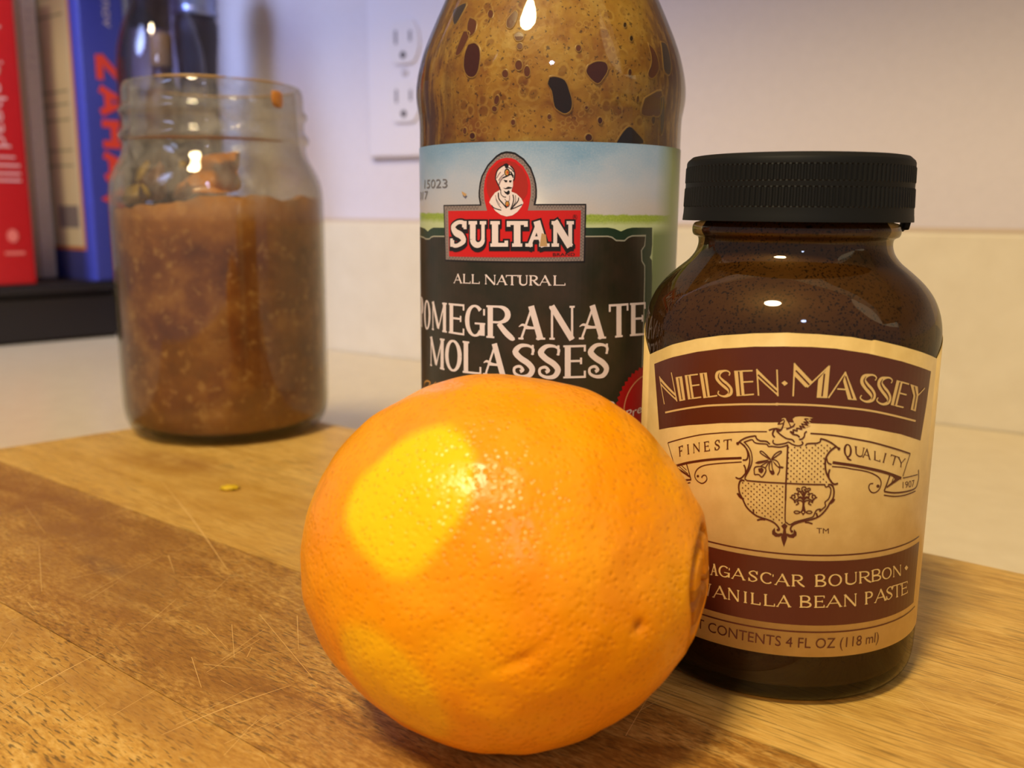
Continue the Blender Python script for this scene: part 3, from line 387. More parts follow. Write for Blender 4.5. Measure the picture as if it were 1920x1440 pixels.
def autosmooth(o, deg=35):
    bm = bmesh.new(); bm.from_mesh(o.data)
    for e in bm.edges:
        if len(e.link_faces) == 2 and e.calc_face_angle(0) > radians(deg): e.smooth = False
    for f_ in bm.faces: f_.smooth = True
    bm.to_mesh(o.data); bm.free()
def lathe(prof, n=128, closed=False, rfun=None):
    """prof: [(r, z)] in metres"""
    V, F = [], []
    for r, z in prof:
        for i in range(n):
            a = 2 * pi * i / n
            rr = rfun(a, r, z) if rfun else r
            V.append((rr * cos(a), rr * sin(a), z))
    m_ = len(prof)
    for j in range(m_ - 1 if not closed else m_):
        k = (j + 1) % m_
        for i in range(n):
            i2 = (i + 1) % n
            F.append((j * n + i, j * n + i2, k * n + i2, k * n + i))
    return V, F
def smooth_prof(pts, k=4):
    """rounded curve through profile points given in mm -> metres (tangents scaled to each segment, so no overshoot)"""
    n = len(pts); seg = []
    for a, b in zip(pts, pts[1:]):
        l = hypot(b[0] - a[0], b[1] - a[1]) or 1e-6; seg.append(((b[0] - a[0]) / l, (b[1] - a[1]) / l, l))
    T = []
    for i in range(n):
        a = seg[max(i - 1, 0)]; b = seg[min(i, n - 2)]
        wa, wb = 1 / a[2], 1 / b[2]; x, y = a[0] * wa + b[0] * wb, a[1] * wa + b[1] * wb; l = hypot(x, y) or 1; T.append((x / l, y / l))
    out = []
    for i in range(n - 1):
        L = min(seg[max(i - 1, 0)][2], seg[i][2]); L2 = min(seg[i][2], seg[min(i + 1, n - 2)][2])
        for j in range(k):
            t = j / k; h0, h1, h2, h3 = 2 * t ** 3 - 3 * t * t + 1, t ** 3 - 2 * t * t + t, -2 * t ** 3 + 3 * t * t, t ** 3 - t * t
            out.append(tuple((h0 * pts[i][c] + h1 * T[i][c] * L + h2 * pts[i + 1][c] + h3 * T[i + 1][c] * L2) / 1000 for c in (0, 1)))
    out.append((pts[-1][0] / 1000, pts[-1][1] / 1000))
    return [(max(r, 1e-5), z) for r, z in out]
def box_bm(bm, x0, x1, y0, y1, z0, z1, bev=0, seg=2):
    b = bmesh.new(); bmesh.ops.create_cube(b, size=1)
    for v in b.verts: v.co = Vector(((x0 + x1) / 2 + v.co.x * (x1 - x0), (y0 + y1) / 2 + v.co.y * (y1 - y0), (z0 + z1) / 2 + v.co.z * (z1 - z0)))
    if bev: bmesh.ops.bevel(b, geom=b.edges[:], offset=bev, segments=seg, affect='EDGES', profile=.6)
    me = bpy.data.meshes.new('tmp'); b.to_mesh(me); b.free(); bm.from_mesh(me); bpy.data.meshes.remove(me)
def box(name, dims, m, parent=None, bev=0, seg=2, **kw):
    bm = bmesh.new(); box_bm(bm, *dims, bev=bev, seg=seg); o = bobj(name, bm, m, parent, **kw)
    if bev: autosmooth(o, 40)
    return o
def prism(name, poly, z0, z1, m, parent=None, bev=0, **kw):
    bm = bmesh.new(); vs = [bm.verts.new((x, y, z0)) for x, y in poly]; f_ = bm.faces.new(vs)
    r = bmesh.ops.extrude_face_region(bm, geom=[f_])
    for v in r['geom']:
        if isinstance(v, bmesh.types.BMVert): v.co.z = z1
    bmesh.ops.recalc_face_normals(bm, faces=bm.faces[:])
    if bev: bmesh.ops.bevel(bm, geom=bm.edges[:], offset=bev, segments=3, affect='EDGES')
    o = bobj(name, bm, m, parent, **kw)
    if bev: autosmooth(o, 40)
    return o

# ------------------------------------------------------------------ flat print: strokes, fills, letters -> thin ink meshes bent onto a surface
def crom(P, k=4):
    if len(P) < 3: return P
    Q = [P[0]] + P + [P[-1]]; out = []
    for i in range(1, len(Q) - 2):
        for j in range(k):
            t = j / k
            out.append(tuple(.5 * (2 * Q[i][c] + (Q[i + 1][c] - Q[i - 1][c]) * t + (2 * Q[i - 1][c] - 5 * Q[i][c] + 4 * Q[i + 1][c] - Q[i + 2][c]) * t * t + (3 * Q[i][c] - Q[i - 1][c] - 3 * Q[i + 1][c] + Q[i + 2][c]) * t ** 3) for c in range(len(P[0]))))
    out.append(P[-1]); return out
class Ink:
    def __init__(s): s.V = []; s.F = []; s.L = []; s.k = 0
    def _add(s, pts, faces):
        o = len(s.V); s.V += pts; s.L += [s.k % 14] * len(pts); s.F += [tuple(o + i for i in f_) for f_ in faces]; s.k += 1
    def fill(s, P, tf=None):
        Q = [tf(p) for p in P] if tf else list(P)
        tri = tessellate_polygon([[Vector((x, y, 0)) for x, y in Q]])
        s._add(Q, [tuple(t) for t in tri])
    def stroke(s, P, w, smooth=True, tf=None, ext=0):
        if not hasattr(w, '__len__'): w = [w] * len(P)
        P = [(p[0], p[1], ww) for p, ww in zip(P, w)]
        if smooth: P = crom(P, 4)
        if ext and len(P) > 1:
            d = hypot(P[0][0] - P[1][0], P[0][1] - P[1][1]) or 1; P[0] = (P[0][0] + (P[0][0] - P[1][0]) / d * ext, P[0][1] + (P[0][1] - P[1][1]) / d * ext, P[0][2])
            d = hypot(P[-1][0] - P[-2][0], P[-1][1] - P[-2][1]) or 1; P[-1] = (P[-1][0] + (P[-1][0] - P[-2][0]) / d * ext, P[-1][1] + (P[-1][1] - P[-2][1]) / d * ext, P[-1][2])
        pts = []; n = len(P)
        for i, (x, y, ww) in enumerate(P):
            a = P[max(i - 1, 0)]; b = P[min(i + 1, n - 1)]
            dx, dy = b[0] - a[0], b[1] - a[1]; l = hypot(dx, dy) or 1; h_ = ww / 2
            if 0 < i < n - 1:
                d1 = (x - a[0], y - a[1]); d2 = (b[0] - x, b[1] - y); q = (hypot(*d1) * hypot(*d2)) or 1
                cs = max(-1, min(1, (d1[0] * d2[0] + d1[1] * d2[1]) / q)); h_ /= max(.6, sqrt((1 + cs) / 2))
            pts += [(x - dy / l * h_, y + dx / l * h_), (x + dy / l * h_, y - dx / l * h_)]
        if tf: pts = [tf(p) for p in pts]
        s._add(pts, [(2 * i, 2 * i + 1, 2 * i + 3, 2 * i + 2) for i in range(n - 1)])
    def build(s, name, m, surf, parent, lift=0, step=1.2, **kw):
        """surf(s, z, d) -> xyz ; units mm"""
        bm = bmesh.new(); lay = bm.verts.layers.float.new('lay')
        vs = []
        for (x, y), l in zip(s.V, s.L):
            v = bm.verts.new((x, y, 0)); v[lay] = l; vs.append(v)
        for f_ in s.F:
            try: bm.faces.new([vs[i] for i in f_])
            except ValueError: pass
        if step:
            x0 = min(v.co.x for v in bm.verts); x1 = max(v.co.x for v in bm.verts); x = math.ceil(x0 / step) * step
            while x < x1:
                bmesh.ops.bisect_plane(bm, geom=bm.verts[:] + bm.edges[:] + bm.faces[:], plane_co=(x, 0, 0), plane_no=(1, 0, 0), dist=1e-5); x += step
        for v in bm.verts: v.co = surf(v.co.x, v.co.y, .02 + lift * .02 + v[lay] * .0012)
        bm.normal_update()
        return bobj(name, bm, m, parent, **kw)
def arc(cx, cy, rx, ry, a0, a1, n=12): return [(cx + rx * cos(radians(a0 + (a1 - a0) * i / n)), cy + ry * sin(radians(a0 + (a1 - a0) * i / n))) for i in range(n + 1)]
def bil(q):
    (ax, ay), (bx, by), (cx, cy), (dx, dy) = q  # bl br tr tl
    return lambda p: (ax * (1 - p[0]) * (1 - p[1]) + bx * p[0] * (1 - p[1]) + cx * p[0] * p[1] + dx * (1 - p[0]) * p[1],
                      ay * (1 - p[0]) * (1 - p[1]) + by * p[0] * (1 - p[1]) + cy * p[0] * p[1] + dy * (1 - p[0]) * p[1])
def roman(ch, W, H, K, k, sl, st):
    """serif capital as strokes in a W x H box: [(points, widths, smooth)]"""
    R = []; S = lambda pts, w, sm=False: R.append((pts, w, sm))
    def ser(x, y, w, a=1, b=1):
        S([(x - w / 2 - sl * a, y), (x + w / 2 + sl * b, y)], st)
    def stem(x, w=K, y0=0, y1=H, lo=True, hi=True):
        S([(x, y0), (x, y1)], w)
        if lo: ser(x, st / 2, w)
        if hi: ser(x, H - st / 2, w)
    def ow(a): return k + (K - k) * abs(cos(radians(a))) ** 1.3
    def oarc(cx, cy, rx, ry, a0, a1, n=14):
        P = arc(cx, cy, rx, ry, a0, a1, n); S(P, [ow(a0 + (a1 - a0) * i / n) for i in range(n + 1)])
    x0 = sl + K / 2
    if ch == 'A':
        S([(sl + k / 2, 0), (W / 2, H - k)], k); S([(W - sl - K / 2, 0), (W / 2 - K * .1, H)], K); S([(W * .26, H * .34), (W * .72, H * .34)], st); ser(sl + k / 2, st / 2, k); ser(W - sl - K / 2, st / 2, K)
    elif ch == 'B':
        stem(x0); r = H * .25
        for y, wd in ((H * .76, .9), (H * .26, 1.0)):
            hh = H * .24 if y > H / 2 else H * .26 - k / 2
            xr = W * wd - K / 2; S([(x0, y + hh - k * .1), (W * .5, y + hh)] , k); S([(x0, y - hh + k * .3), (W * .5, y - hh + k * .3)], k); P = arc(W * .5, y, xr - W * .5, hh - k * .1, 90, -90, 10); S(P, [ow(90 - 18 * i) for i in range(11)])
    elif ch in 'OQ':
        oarc(W / 2, H / 2, W / 2 - K / 2, H / 2 - k / 2, 0, 360, 28)
        if ch == 'Q': S([(W * .35, H * .05), (W * .6, -H * .12), (W * .98, -H * .18)], [k, K, k], True)
    elif ch in 'CG':
        oarc(W / 2, H / 2, W / 2 - K / 2, H / 2 - k / 2, 45, 318, 22)
        S([(W - k * .6, H * .68), (W - k * .6, H * .88)], k)
        if ch == 'G': S([(W - K * .6, H * .05), (W - K * .6, H * .42)], K); S([(W * .5, H * .42), (W, H * .42)], st)
        else: pass
    elif ch == 'D':
        stem(x0); S([(x0, H - k / 2), (W * .45, H - k / 2)], k); S([(x0, k / 2), (W * .45, k / 2)], k); oarc(W * .45, H / 2, W * .55 - K / 2, H / 2 - k / 2, 90, -90)
    elif ch in 'EF':
        stem(x0); S([(x0, H - k / 2), (W, H - k / 2)], k); S([(x0, H * .52), (W * .78, H * .52)], k); S([(W - k / 2, H), (W - k / 2, H * .8)], k); S([(W * .78, H * .62), (W * .78, H * .42)], k)
        if ch == 'E': S([(x0, k / 2), (W, k / 2)], k); S([(W - k / 2, 0), (W - k / 2, H * .22)], k)
    elif ch == 'I': stem(W / 2)
    elif ch == 'L': stem(x0); S([(x0, k / 2), (W, k / 2)], k); S([(W - k / 2, 0), (W - k / 2, H * .24)], k)
    elif ch == 'M':
        stem(sl + k / 2, k); stem(W - sl - K / 2, K); S([(sl + k / 2, H), (W * .48, H * .12)], K * .9); S([(W * .48, H * .08), (W - sl - K / 2, H)], k)
    elif ch == 'N':
        stem(sl + k / 2, k); stem(W - sl - k / 2, k, lo=False); S([(sl + k * .3, H), (W - sl - k / 2, 0)], K)
    elif ch in 'PR':
        stem(x0); y = H * .73; hh = H * .27 - k / 2; xe = W * (.94 if ch == 'P' else .88) - K / 2
        S([(x0, y + hh), (W * .45, y + hh)], k); S([(x0, y - hh), (W * .45, y - hh)], k); P = arc(W * .45, y, xe - W * .45, hh, 90, -90, 10); S(P, [ow(90 - 18 * i) for i in range(11)])
        if ch == 'R': S([(W * .45, H * .46), (W * .7, H * .2), (W - K * .4, k / 2), (W + sl * .3, k / 2)], [K * .8, K, K * .9, k], True)
    elif ch == 'S':
        P = [(W - k, H * .74), (W * .8, H * .92), (W * .48, H - k / 2), (K * .6, H * .76), (W * .35, H * .56), (W * .68, H * .44), (W - K * .55, H * .24), (W * .5, k / 2), (W * .2, H * .08), (k, H * .27)]
        S(P, [k, k, k, K * .8, K, K, K * .8, k, k, k], True); S([(W - k / 2, H * .68), (W - k / 2, H * .98)], k); S([(k / 2, H * .02), (k / 2, H * .33)], k)
    elif ch == 'Z':  # S whose lower end curls inward
        P = [(W * .86, H * .70), (W * .93, H * .86), (W * .72, H * .97), (W * .38, H * .96), (W * .16, H * .78), (W * .36, H * .60), (W * .70, H * .44), (W * .88, H * .26), (W * .74, H * .07), (W * .42, H * .03), (W * .14, H * .12), (W * .12, H * .28), (W * .34, H * .34), (W * .48, H * .24), (W * .36, H * .18)]
        S(P, [k, k, k * 1.2, K * .7, K, K, K, K * .95, K * .8, k * 1.5, k * 1.3, k * 1.2, k * 1.3, k * 1.4, k * 1.6], True); S([(W * .90, H * .70), (W * .90, H)], k)
    elif ch == 'T':
        stem(W / 2, hi=False); S([(0, H - k / 2), (W, H - k / 2)], k); S([(k / 2, H), (k / 2, H * .78)], k); S([(W - k / 2, H), (W - k / 2, H * .78)], k)
    elif ch == 'U':
        stem(x0, K, H * .3, H, False); stem(W - sl - k / 2, k, H * .3, H, False); xr = (W - sl - k / 2); P = arc((x0 + xr) / 2, H * .3, (xr - x0) / 2, H * .3 - k / 2, 180, 360, 12); S(P, [K + (k * 1.1 - K) * i / 12 for i in range(13)])
    elif ch == 'V':
        S([(sl + K / 2, H), (W / 2, 0)], K); S([(W - sl - k / 2, H), (W / 2 + K * .2, 0)], k); ser(sl + K / 2, H - st / 2, K); ser(W - sl - k / 2, H - st / 2, k)
    elif ch == 'Y':
        S([(sl + K / 2, H), (W / 2, H * .42)], K); S([(W - sl - k / 2, H), (W / 2, H * .42)], k); stem(W / 2, K, 0, H * .46, True, False); ser(sl + K / 2, H - st / 2, K); ser(W - sl - k / 2, H - st / 2, k)
    return R
def pairs(a): return [(a[i], a[i + 1]) for i in range(0, len(a), 2)]
def letter(ink, ch, quad, style, grow=0, dz=0):
    q = pairs(quad); W = (hypot(q[1][0] - q[0][0], q[1][1] - q[0][1]) + hypot(q[2][0] - q[3][0], q[2][1] - q[3][1])) / 2
    H = (hypot(q[3][0] - q[0][0], q[3][1] - q[0][1]) + hypot(q[2][0] - q[1][0], q[2][1] - q[1][1])) / 2
    B = bil(q); tf = lambda p: (lambda r: (r[0], r[1] + dz))(B((p[0] / W, p[1] / H)))
    K, k, sl, st = (x * H for x in style)
    for pts, wd, sm in roman(ch, W, H, K, k, sl, st):
        wd = [x + 2 * grow for x in wd] if hasattr(wd, '__len__') else wd + 2 * grow
        ink.stroke(pts, wd, sm, tf, ext=grow)
def sans(text):
    c = bpy.data.curves.new('txt', 'FONT'); c.body = text; c.resolution_u = 3
    o = bpy.data.objects.new('txt', c); COL.objects.link(o)
    me = bpy.data.meshes.new_from_object(o.evaluated_get(bpy.context.evaluated_depsgraph_get()))
    V = [(v.co.x, v.co.y) for v in me.vertices]; F = [tuple(p.vertices) for p in me.polygons]
    bpy.data.meshes.remove(me); bpy.data.objects.remove(o); bpy.data.curves.remove(c)
    x0 = min(v[0] for v in V); x1 = max(v[0] for v in V); capH = .73
    return [((x - x0) / (x1 - x0), y / capH) for x, y in V], F
def print_text(ink, text, quad):
    V, F = sans(text); B = bil(pairs(quad) if not isinstance(quad[0], tuple) else quad)
    V = [B(v) for v in V]; ink._add(V, F)
def draw(ink, items, style=(.2, .08, .06, .07), grow=0, smooth=True, dz=0):
    for it in items:
        if it[0] == 's': ink.stroke(pairs(it[2]), it[1] + 2 * grow, smooth)
        elif it[0] == 'f': ink.fill(pairs(it[1]))
        elif it[0] == 'g': letter(ink, it[1], it[2], style, grow, dz)
        elif it[0] == 't': print_text(ink, it[1], it[2])
        elif it[0] == 'r':
            x0, y0, x1, y1 = it[1:]; ink.fill([(x0, y0), (x1, y0), (x1, y1), (x0, y1)])
    return ink
def cyl_surf(R):
    """point on a cylinder of radius R mm; s measured from the side facing the viewer"""
    def f_(s, z, d):
        a = s / R; r = (R + d) / 1000
        return (r * sin(a), -r * cos(a), z / 1000)
    return f_

# ------------------------------------------------------------------ the setting: wall, backsplash, worktop
WA = Vector((-.10238, .67373)); WD = Vector((.83336, -.55274)); WN = Vector((.55274, .83336))
def W2(s, o): p = WA + WD * s + WN * o; return (p.x, p.y)
prism('wall_back', [W2(-1.3, .015), W2(1.6, .015), W2(1.6, .06), W2(-1.3, .06)], -.02, 1.5, M_wall, kind='structure')
prism('trim_1', [W2(-1.3, 0), W2(1.6, 0), W2(1.6, .0145), W2(-1.3, .0145)], -.0215, .0762, M_splash, bev=.0015, kind='structure')
M_caulk = mat('caulk', (200, 180, 158), .7)
prism('trim_2', [W2(-1.3, .0125), W2(1.6, .0125), W2(1.6, .0152), W2(-1.3, .0152)], .0758, .0785, M_caulk, bev=.0006, kind='structure')
M_counter = mat('worktop_laminate', (224, 206, 172), .3); g = N(M_counter)
n = g.noise(g.coord(), 90, 5, .6); g.link(g.mix(g.f(n, .3, .75), (218, 201, 166), (228, 212, 178)), 'Base Color')
c0 = prism('countertop', [W2(-1.3, 0), W2(1.6, 0), W2(1.6, -.62), W2(-1.3, -.62)], -.058, -.02, M_counter, bev=.001,
      label='cream laminate worktop running along the wall under the wooden board', cat='countertop')
wc = prism('shade_cabinet', [W2(-1.2, .0148), W2(1.5, .0148), W2(1.5, -.28), W2(-1.2, -.28)], .425, 1.2, mat('shade_cabinet_white', (214, 206, 196), .5), bev=.002,
      label='unseen white cupboard above the worktop, added to shade the upper wall', cat='light blocker')  # out-of-view blocker, added to keep lamp light off the upper wall
prism('floor', [(-3, -3), (3, -3), (3, 3), (-3, 3)], -.98, -.93, mat('floor_tile', (120, 100, 84), .6), kind='structure')

# electrical outlet: local x along the wall, local z up, origin at plate centre
out = empty('wall_outlet', W2(.0257, .015) + (.1787,), 'white double power outlet on the wall between the jam jar and tall bottle', 'outlet', rz=atan2(WD.y, WD.x))
box('cover_plate', (-.035, .035, -.0055, 0, -.057, .057), M_plate, out, bev=.0022, seg=3)
M_hole = mat('ground_hole_dark', (74, 66, 68), .6)
def receptacle(zc):
    bm = bmesh.new(); V = []
    P = []
    for i in range(40):
        a = 2 * pi * i / 40; x = .0172 * cos(a); z = .0172 * sin(a); z = max(-.0142, min(.0142, z)); P.append((x * .82, z))
    vs = [bm.verts.new((x, -.0055, z + zc)) for x, z in P]; f_ = bm.faces.new(vs)
    r = bmesh.ops.extrude_face_region(bm, geom=[f_])
    for v in r['geom']:
        if isinstance(v, bmesh.types.BMVert): v.co.y = -.0075
    bmesh.ops.recalc_face_normals(bm, faces=bm.faces[:])
    o = bobj('receptacle', bm, M_recept, out)
    bm = bmesh.new()
    for x, h_ in ((-.0064, .0046), (.0064, .0036)): box_bm(bm, x - .0011, x + .0011, -.0079, -.0074, zc + .0035 - h_, zc + .0035 + h_, bev=.0003)
    me = bobj('slot', bm, M_slot, o)
    V, F = lathe([(.0001, 0), (.0024, 0), (.0024, .0005), (.0001, .0005)], 20)
    obj('ground_hole', [(x, -.0079 + z, zc - .0085 + y) for x, y, z in V], F, M_hole, o)
for zc in (.0195, -.0195): receptacle(zc)
V, F = lathe([(.0001, .0016), (.0022, .0014), (.0032, .0004), (.0032, 0)], 20)
obj('screw', [(x, -.0055 - z, y) for x, y, z in V], F, mat('screw_white', (196, 190, 196), .35), out, True)

# ------------------------------------------------------------------ cutting board of three glued staves (local x along the grain)
bd = empty('cutting_board', (0, 0, 0), 'worn scratched wooden cutting board under the orange and bottles', 'cutting board', rz=atan2(-.61, .79))
def le(b): return -.3626 + .145 * b
def stave(b0, b1, m, back=False):
    ra = .12
    if back:
        cr = [(le(b1 - .012), b1 - .012), (le(b1) + .0035, b1 - .0035), (le(b1) + .013, b1)]
        poly = [(le(b0), b0), (ra, b0), (ra, b1)] + cr[::-1]
    else: poly = [(le(b0), b0), (ra, b0), (ra, b1), (le(b1), b1)]
    bm = bmesh.new(); vs = [bm.verts.new((x, y, -.0199)) for x, y in poly]; f_ = bm.faces.new(vs)
    r = bmesh.ops.extrude_face_region(bm, geom=[f_])
    for v in r['geom']:
        if isinstance(v, bmesh.types.BMVert): v.co.z = 0
    bmesh.ops.recalc_face_normals(bm, faces=bm.faces[:])
    ed = [e for e in bm.edges if all(v.co.z > -.001 for v in e.verts) and (all(v.co.x < -.3 for v in e.verts) or (back and all(v.co.y > b1 - .013 for v in e.verts)))]
    bmesh.ops.bevel(bm, geom=ed, offset=.002, segments=3, affect='EDGES')
    o = bobj('stave', bm, m, bd); autosmooth(o, 40); return o
stave(.1342, .2445, M_w_back, True); stave(.0822, .1340, M_w_mid); stave(-.10, .0820, M_w_front)

ik = Ink()
for P in ART['scratch']: ik.stroke(pairs(P), [.10] + [.26] * (len(P) // 2 - 2) + [.08], True)
rs = random.Random(11)
for i in range(230):
    x, y = rs.uniform(-330, 20), rs.uniform(-10, 190); a = rs.choice((rs.gauss(radians(68), .35), rs.gauss(radians(68), .3), rs.gauss(radians(-25), .3))); l = rs.uniform(3, 16)
    ik.stroke([(x, y), (x + l * cos(a), y + l * sin(a))], [rs.uniform(.05, .16), .05], False)
ik.build('knife_marks', mat('scratch_pale', (226, 184, 112), .5), lambda u, v, d: (u / 1000, v / 1000, d / 1000), bd, 0, 0, kind='stuff')

# ------------------------------------------------------------------ orange
OC = (-.00128, .14307, .02973); OA, OB = .0328, .02973
orange_root = empty('orange', (OC[0], OC[1], 0), 'whole navel orange with yellow blotches in front of both bottles', 'orange', rz=radians(-18))
M_peel = mat('orange_peel', (246, 140, 8), .27, Specular_IOR_Level=.35); g = N(M_peel)
at = g.n('ShaderNodeAttribute', attribute_name='tone').outputs
sep = g.n('ShaderNodeSeparateColor', {0: at[0]}).outputs
co = g.coord()
big = g.noise(co, 55, 4, .55)
c = g.ramp(big, [(.3, (248, 146, 0)), (.55, (254, 162, 0)), (.75, (255, 176, 6))])
blot = g.f(g.math('ADD', sep[0], g.math('MULTIPLY', g.math('SUBTRACT', g.noise(co, 160, 3, .6), .5), .25)), .32, .72)
c = g.mix(blot, c, (255, 206, 4))
c = g.mix(g.math('MULTIPLY', g.f(sep[2], .1, .75), .9), c, (255, 190, 14))
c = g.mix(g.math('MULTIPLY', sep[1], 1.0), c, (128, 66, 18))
pv = g.voro(co, 950); pore = g.f(pv, .28, .08)
c = g.mix(g.math('MULTIPLY', pore, .35), c, (200, 100, 10))
g.link(c, 'Base Color')
hh = g.math('ADD', g.math('MULTIPLY', g.f(g.voro(co, 900), .0, .45), .6), g.math('MULTIPLY', g.noise(co, 420, 3, .5), .9))
hh = g.math('SUBTRACT', hh, g.math('MULTIPLY', pore, .5))
g.bump(hh, .40, .0005)
g.b.inputs['Subsurface Weight'].default_value = .05; g.b.inputs['Subsurface Radius'].default_value = (.004, .002, .0005); g.b.inputs['Subsurface Scale'].default_value = 1.0
nT, nP = 220, 300
V, F, T = [], [], []
blobs = [((-4.7, -19.8, 21.7), 6.0), ((-7.6, -23.4, 17.0), 7.6), ((-5.2, -26.8, 10.6), 5.6), ((-1.8, -21.5, 20.0), 4.4), ((-11.0, -23.8, 14.5), 5.4), ((-1.0, -24.0, 16.5), 4.5)]
blobs2 = [((-10.8, -27.2, -7.1), 6.4), ((-6.7, -27.1, -10.5), 7.6), ((-5.9, -23.7, -17.1), 7.2)]
from mathutils import noise as mn
for i in range(nT + 1):
    # denser rings near the navel (t = 0)
    t = pi * (i / nT) ** 1.25
    for j in range(nP):
        p = 2 * pi * j / nP
        x, y, z = OA * cos(t), OB * sin(t) * cos(p), OB * sin(t) * sin(p)
        # general lumpiness
        d = .0007 * mn.noise(Vector((x, y, z)) * 60) + .00025 * mn.noise(Vector((x, y, z)) * 200)
        if z < -.024: d *= .2
        # navel: raised lip, groove, small inner bud, all slightly off the tip
        ry, rz_ = y + .0012, z - .0010
        rho = hypot(ry * 1.15, rz_ * .82); ang = atan2(rz_, ry)
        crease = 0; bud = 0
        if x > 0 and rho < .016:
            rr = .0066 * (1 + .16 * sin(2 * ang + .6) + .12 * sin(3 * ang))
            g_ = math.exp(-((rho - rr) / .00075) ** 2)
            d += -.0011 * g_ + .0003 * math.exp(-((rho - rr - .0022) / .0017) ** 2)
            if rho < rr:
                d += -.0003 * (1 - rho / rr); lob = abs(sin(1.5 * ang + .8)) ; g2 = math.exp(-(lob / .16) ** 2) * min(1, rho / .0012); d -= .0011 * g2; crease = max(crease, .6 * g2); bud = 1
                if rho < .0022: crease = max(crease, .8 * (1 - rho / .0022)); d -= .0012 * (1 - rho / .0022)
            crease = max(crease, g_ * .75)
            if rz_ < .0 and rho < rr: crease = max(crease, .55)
        # shallow curved dent low on the front and a tiny pit
        q = Vector((x, y, z)) * 1000
        dd = (q - Vector((12.0, -27.2, -3.0)));
        u_ = (dd.x + dd.z) * .707; v_ = (-dd.x * .55 + dd.z * .8) - .035 * u_ * u_
        if abs(u_) < 7 and y < 0: d -= .00045 * math.exp(-(v_ / .7) ** 2) * math.exp(-(u_ / 3.5) ** 2)
        pit = (q - Vector((25.9, -18.1, -.3))).length
        d -= .0006 * math.exp(-(pit / .9) ** 2); 
        nrm = Vector((x / OA ** 2, y / OB ** 2, z / OB ** 2)).normalized()
        v = Vector((x, y, z)) + nrm * d
        V.append((v.x, v.y, v.z + OB))
        def fld(B):
            s_ = 0
            for c_, r_ in B: s_ += math.exp(-((q - Vector(c_)).length / r_) ** 2 * 1.1)
            return s_
        a = fld(blobs); b_ = fld(blobs2)
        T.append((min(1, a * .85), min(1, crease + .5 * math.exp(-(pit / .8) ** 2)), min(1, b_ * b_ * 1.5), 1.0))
for i in range(nT):
    for j in range(nP):
        j2 = (j + 1) % nP; F.append((i * nP + j, i * nP + j2, (i + 1) * nP + j2, (i + 1) * nP + j))
F.append(tuple(reversed(range(nP)))); 
peel = obj('peel', V, F, M_peel, orange_root, True)
ca = peel.data.color_attributes.new('tone', 'FLOAT_COLOR', 'POINT'); ca.data.foreach_set('color', [x for t_ in T for x in t_])

# ------------------------------------------------------------------ tall bottle of pomegranate molasses
MX, MY = .00823, .222
MB = empty('molasses_bottle', (MX, MY, 0), 'tall glass bottle of foamy brown molasses with a printed label behind the orange', 'bottle', rz=0)
G_clear = glass('clear_glass', (240, 238, 226), (168, 160, 148), .03, 1.0)
mprof = [(.1, 1.2), (20, 1.0), (26, .2), (28.5, 1.2), (29.8, 4), (30.05, 9), (30.05, 50), (30.05, 98), (30.05, 101), (30.06, 103.5), (30.18, 106), (30.5, 107.8), (30.75, 109.8), (30.75, 112), (30.4, 114.6), (29.9, 116.8), (29.2, 119.3), (28.0, 122.5), (26.0, 127), (23.9, 131.5), (21.0, 138), (17.5, 146), (14.8, 153), (13.6, 160), (13.3, 176), (14.3, 177), (14.3, 180), (13.2, 181), (13.2, 192)]
V, F = lathe(smooth_prof(mprof, 3), 160); obj('glass_body', V, F, G_clear, MB, True)
M_foam = mat('foamy_molasses', (150, 96, 34), .5); g = N(M_foam); co = g.coord()
a0 = g.noise(co, 200, 3, .5); wob = g.n('ShaderNodeVectorMath', {0: co, 1: g.n('ShaderNodeCombineXYZ', {0: g.math('MULTIPLY', a0, .003), 2: g.math('MULTIPLY', a0, .002)}).outputs[0]}, operation='ADD').outputs[0]
a1 = g.noise(co, 150, 5, .6, .3); a2 = g.noise(co, 1150, 3, .6); a3 = g.noise(co, 70, 4, .6, .4); a4 = g.noise(g.coord((1.5, 1.5, .25)), 300, 3, .6)
c = g.ramp(a1, [(.30, (134, 78, 22)), (.42, (182, 128, 40)), (.55, (198, 150, 54)), (.74, (212, 174, 88))])
c = g.mix(g.math('MULTIPLY', g.f(a3, .50, .66), .75), c, (146, 80, 30))
c = g.mix(g.math('MULTIPLY', g.f(g.noise(co, 45, 2, .5), .5, .62), .35), c, (212, 168, 74))
for sc_, th_ in ((300, .45), (620, .22)):
    vc = g.voro(wob, sc_); on = g.f(g.noise(co, sc_ * .35, 2, .5), .50, .56)
    ringm = g.math('MULTIPLY', g.math('MULTIPLY', g.f(vc, .30, .36), g.f(vc, .48, .42)), on)
    hole = g.math('MULTIPLY', g.f(vc, .32, .26), on)
    c = g.mix(g.math('MULTIPLY', hole, th_), c, (122, 66, 24)); c = g.mix(g.math('MULTIPLY', ringm, .28), c, (226, 190, 104))
c = g.mix(g.math('MULTIPLY', g.f(a2, .61, .66), .8), c, (74, 42, 16))
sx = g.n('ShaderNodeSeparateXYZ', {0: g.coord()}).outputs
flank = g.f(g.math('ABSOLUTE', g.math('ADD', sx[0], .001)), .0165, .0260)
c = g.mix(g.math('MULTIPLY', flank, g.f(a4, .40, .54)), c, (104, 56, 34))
g.link(c, 'Base Color'); g.bump(g.math('ADD', a1, g.math('MULTIPLY', vc, .4)), .3, .0007)
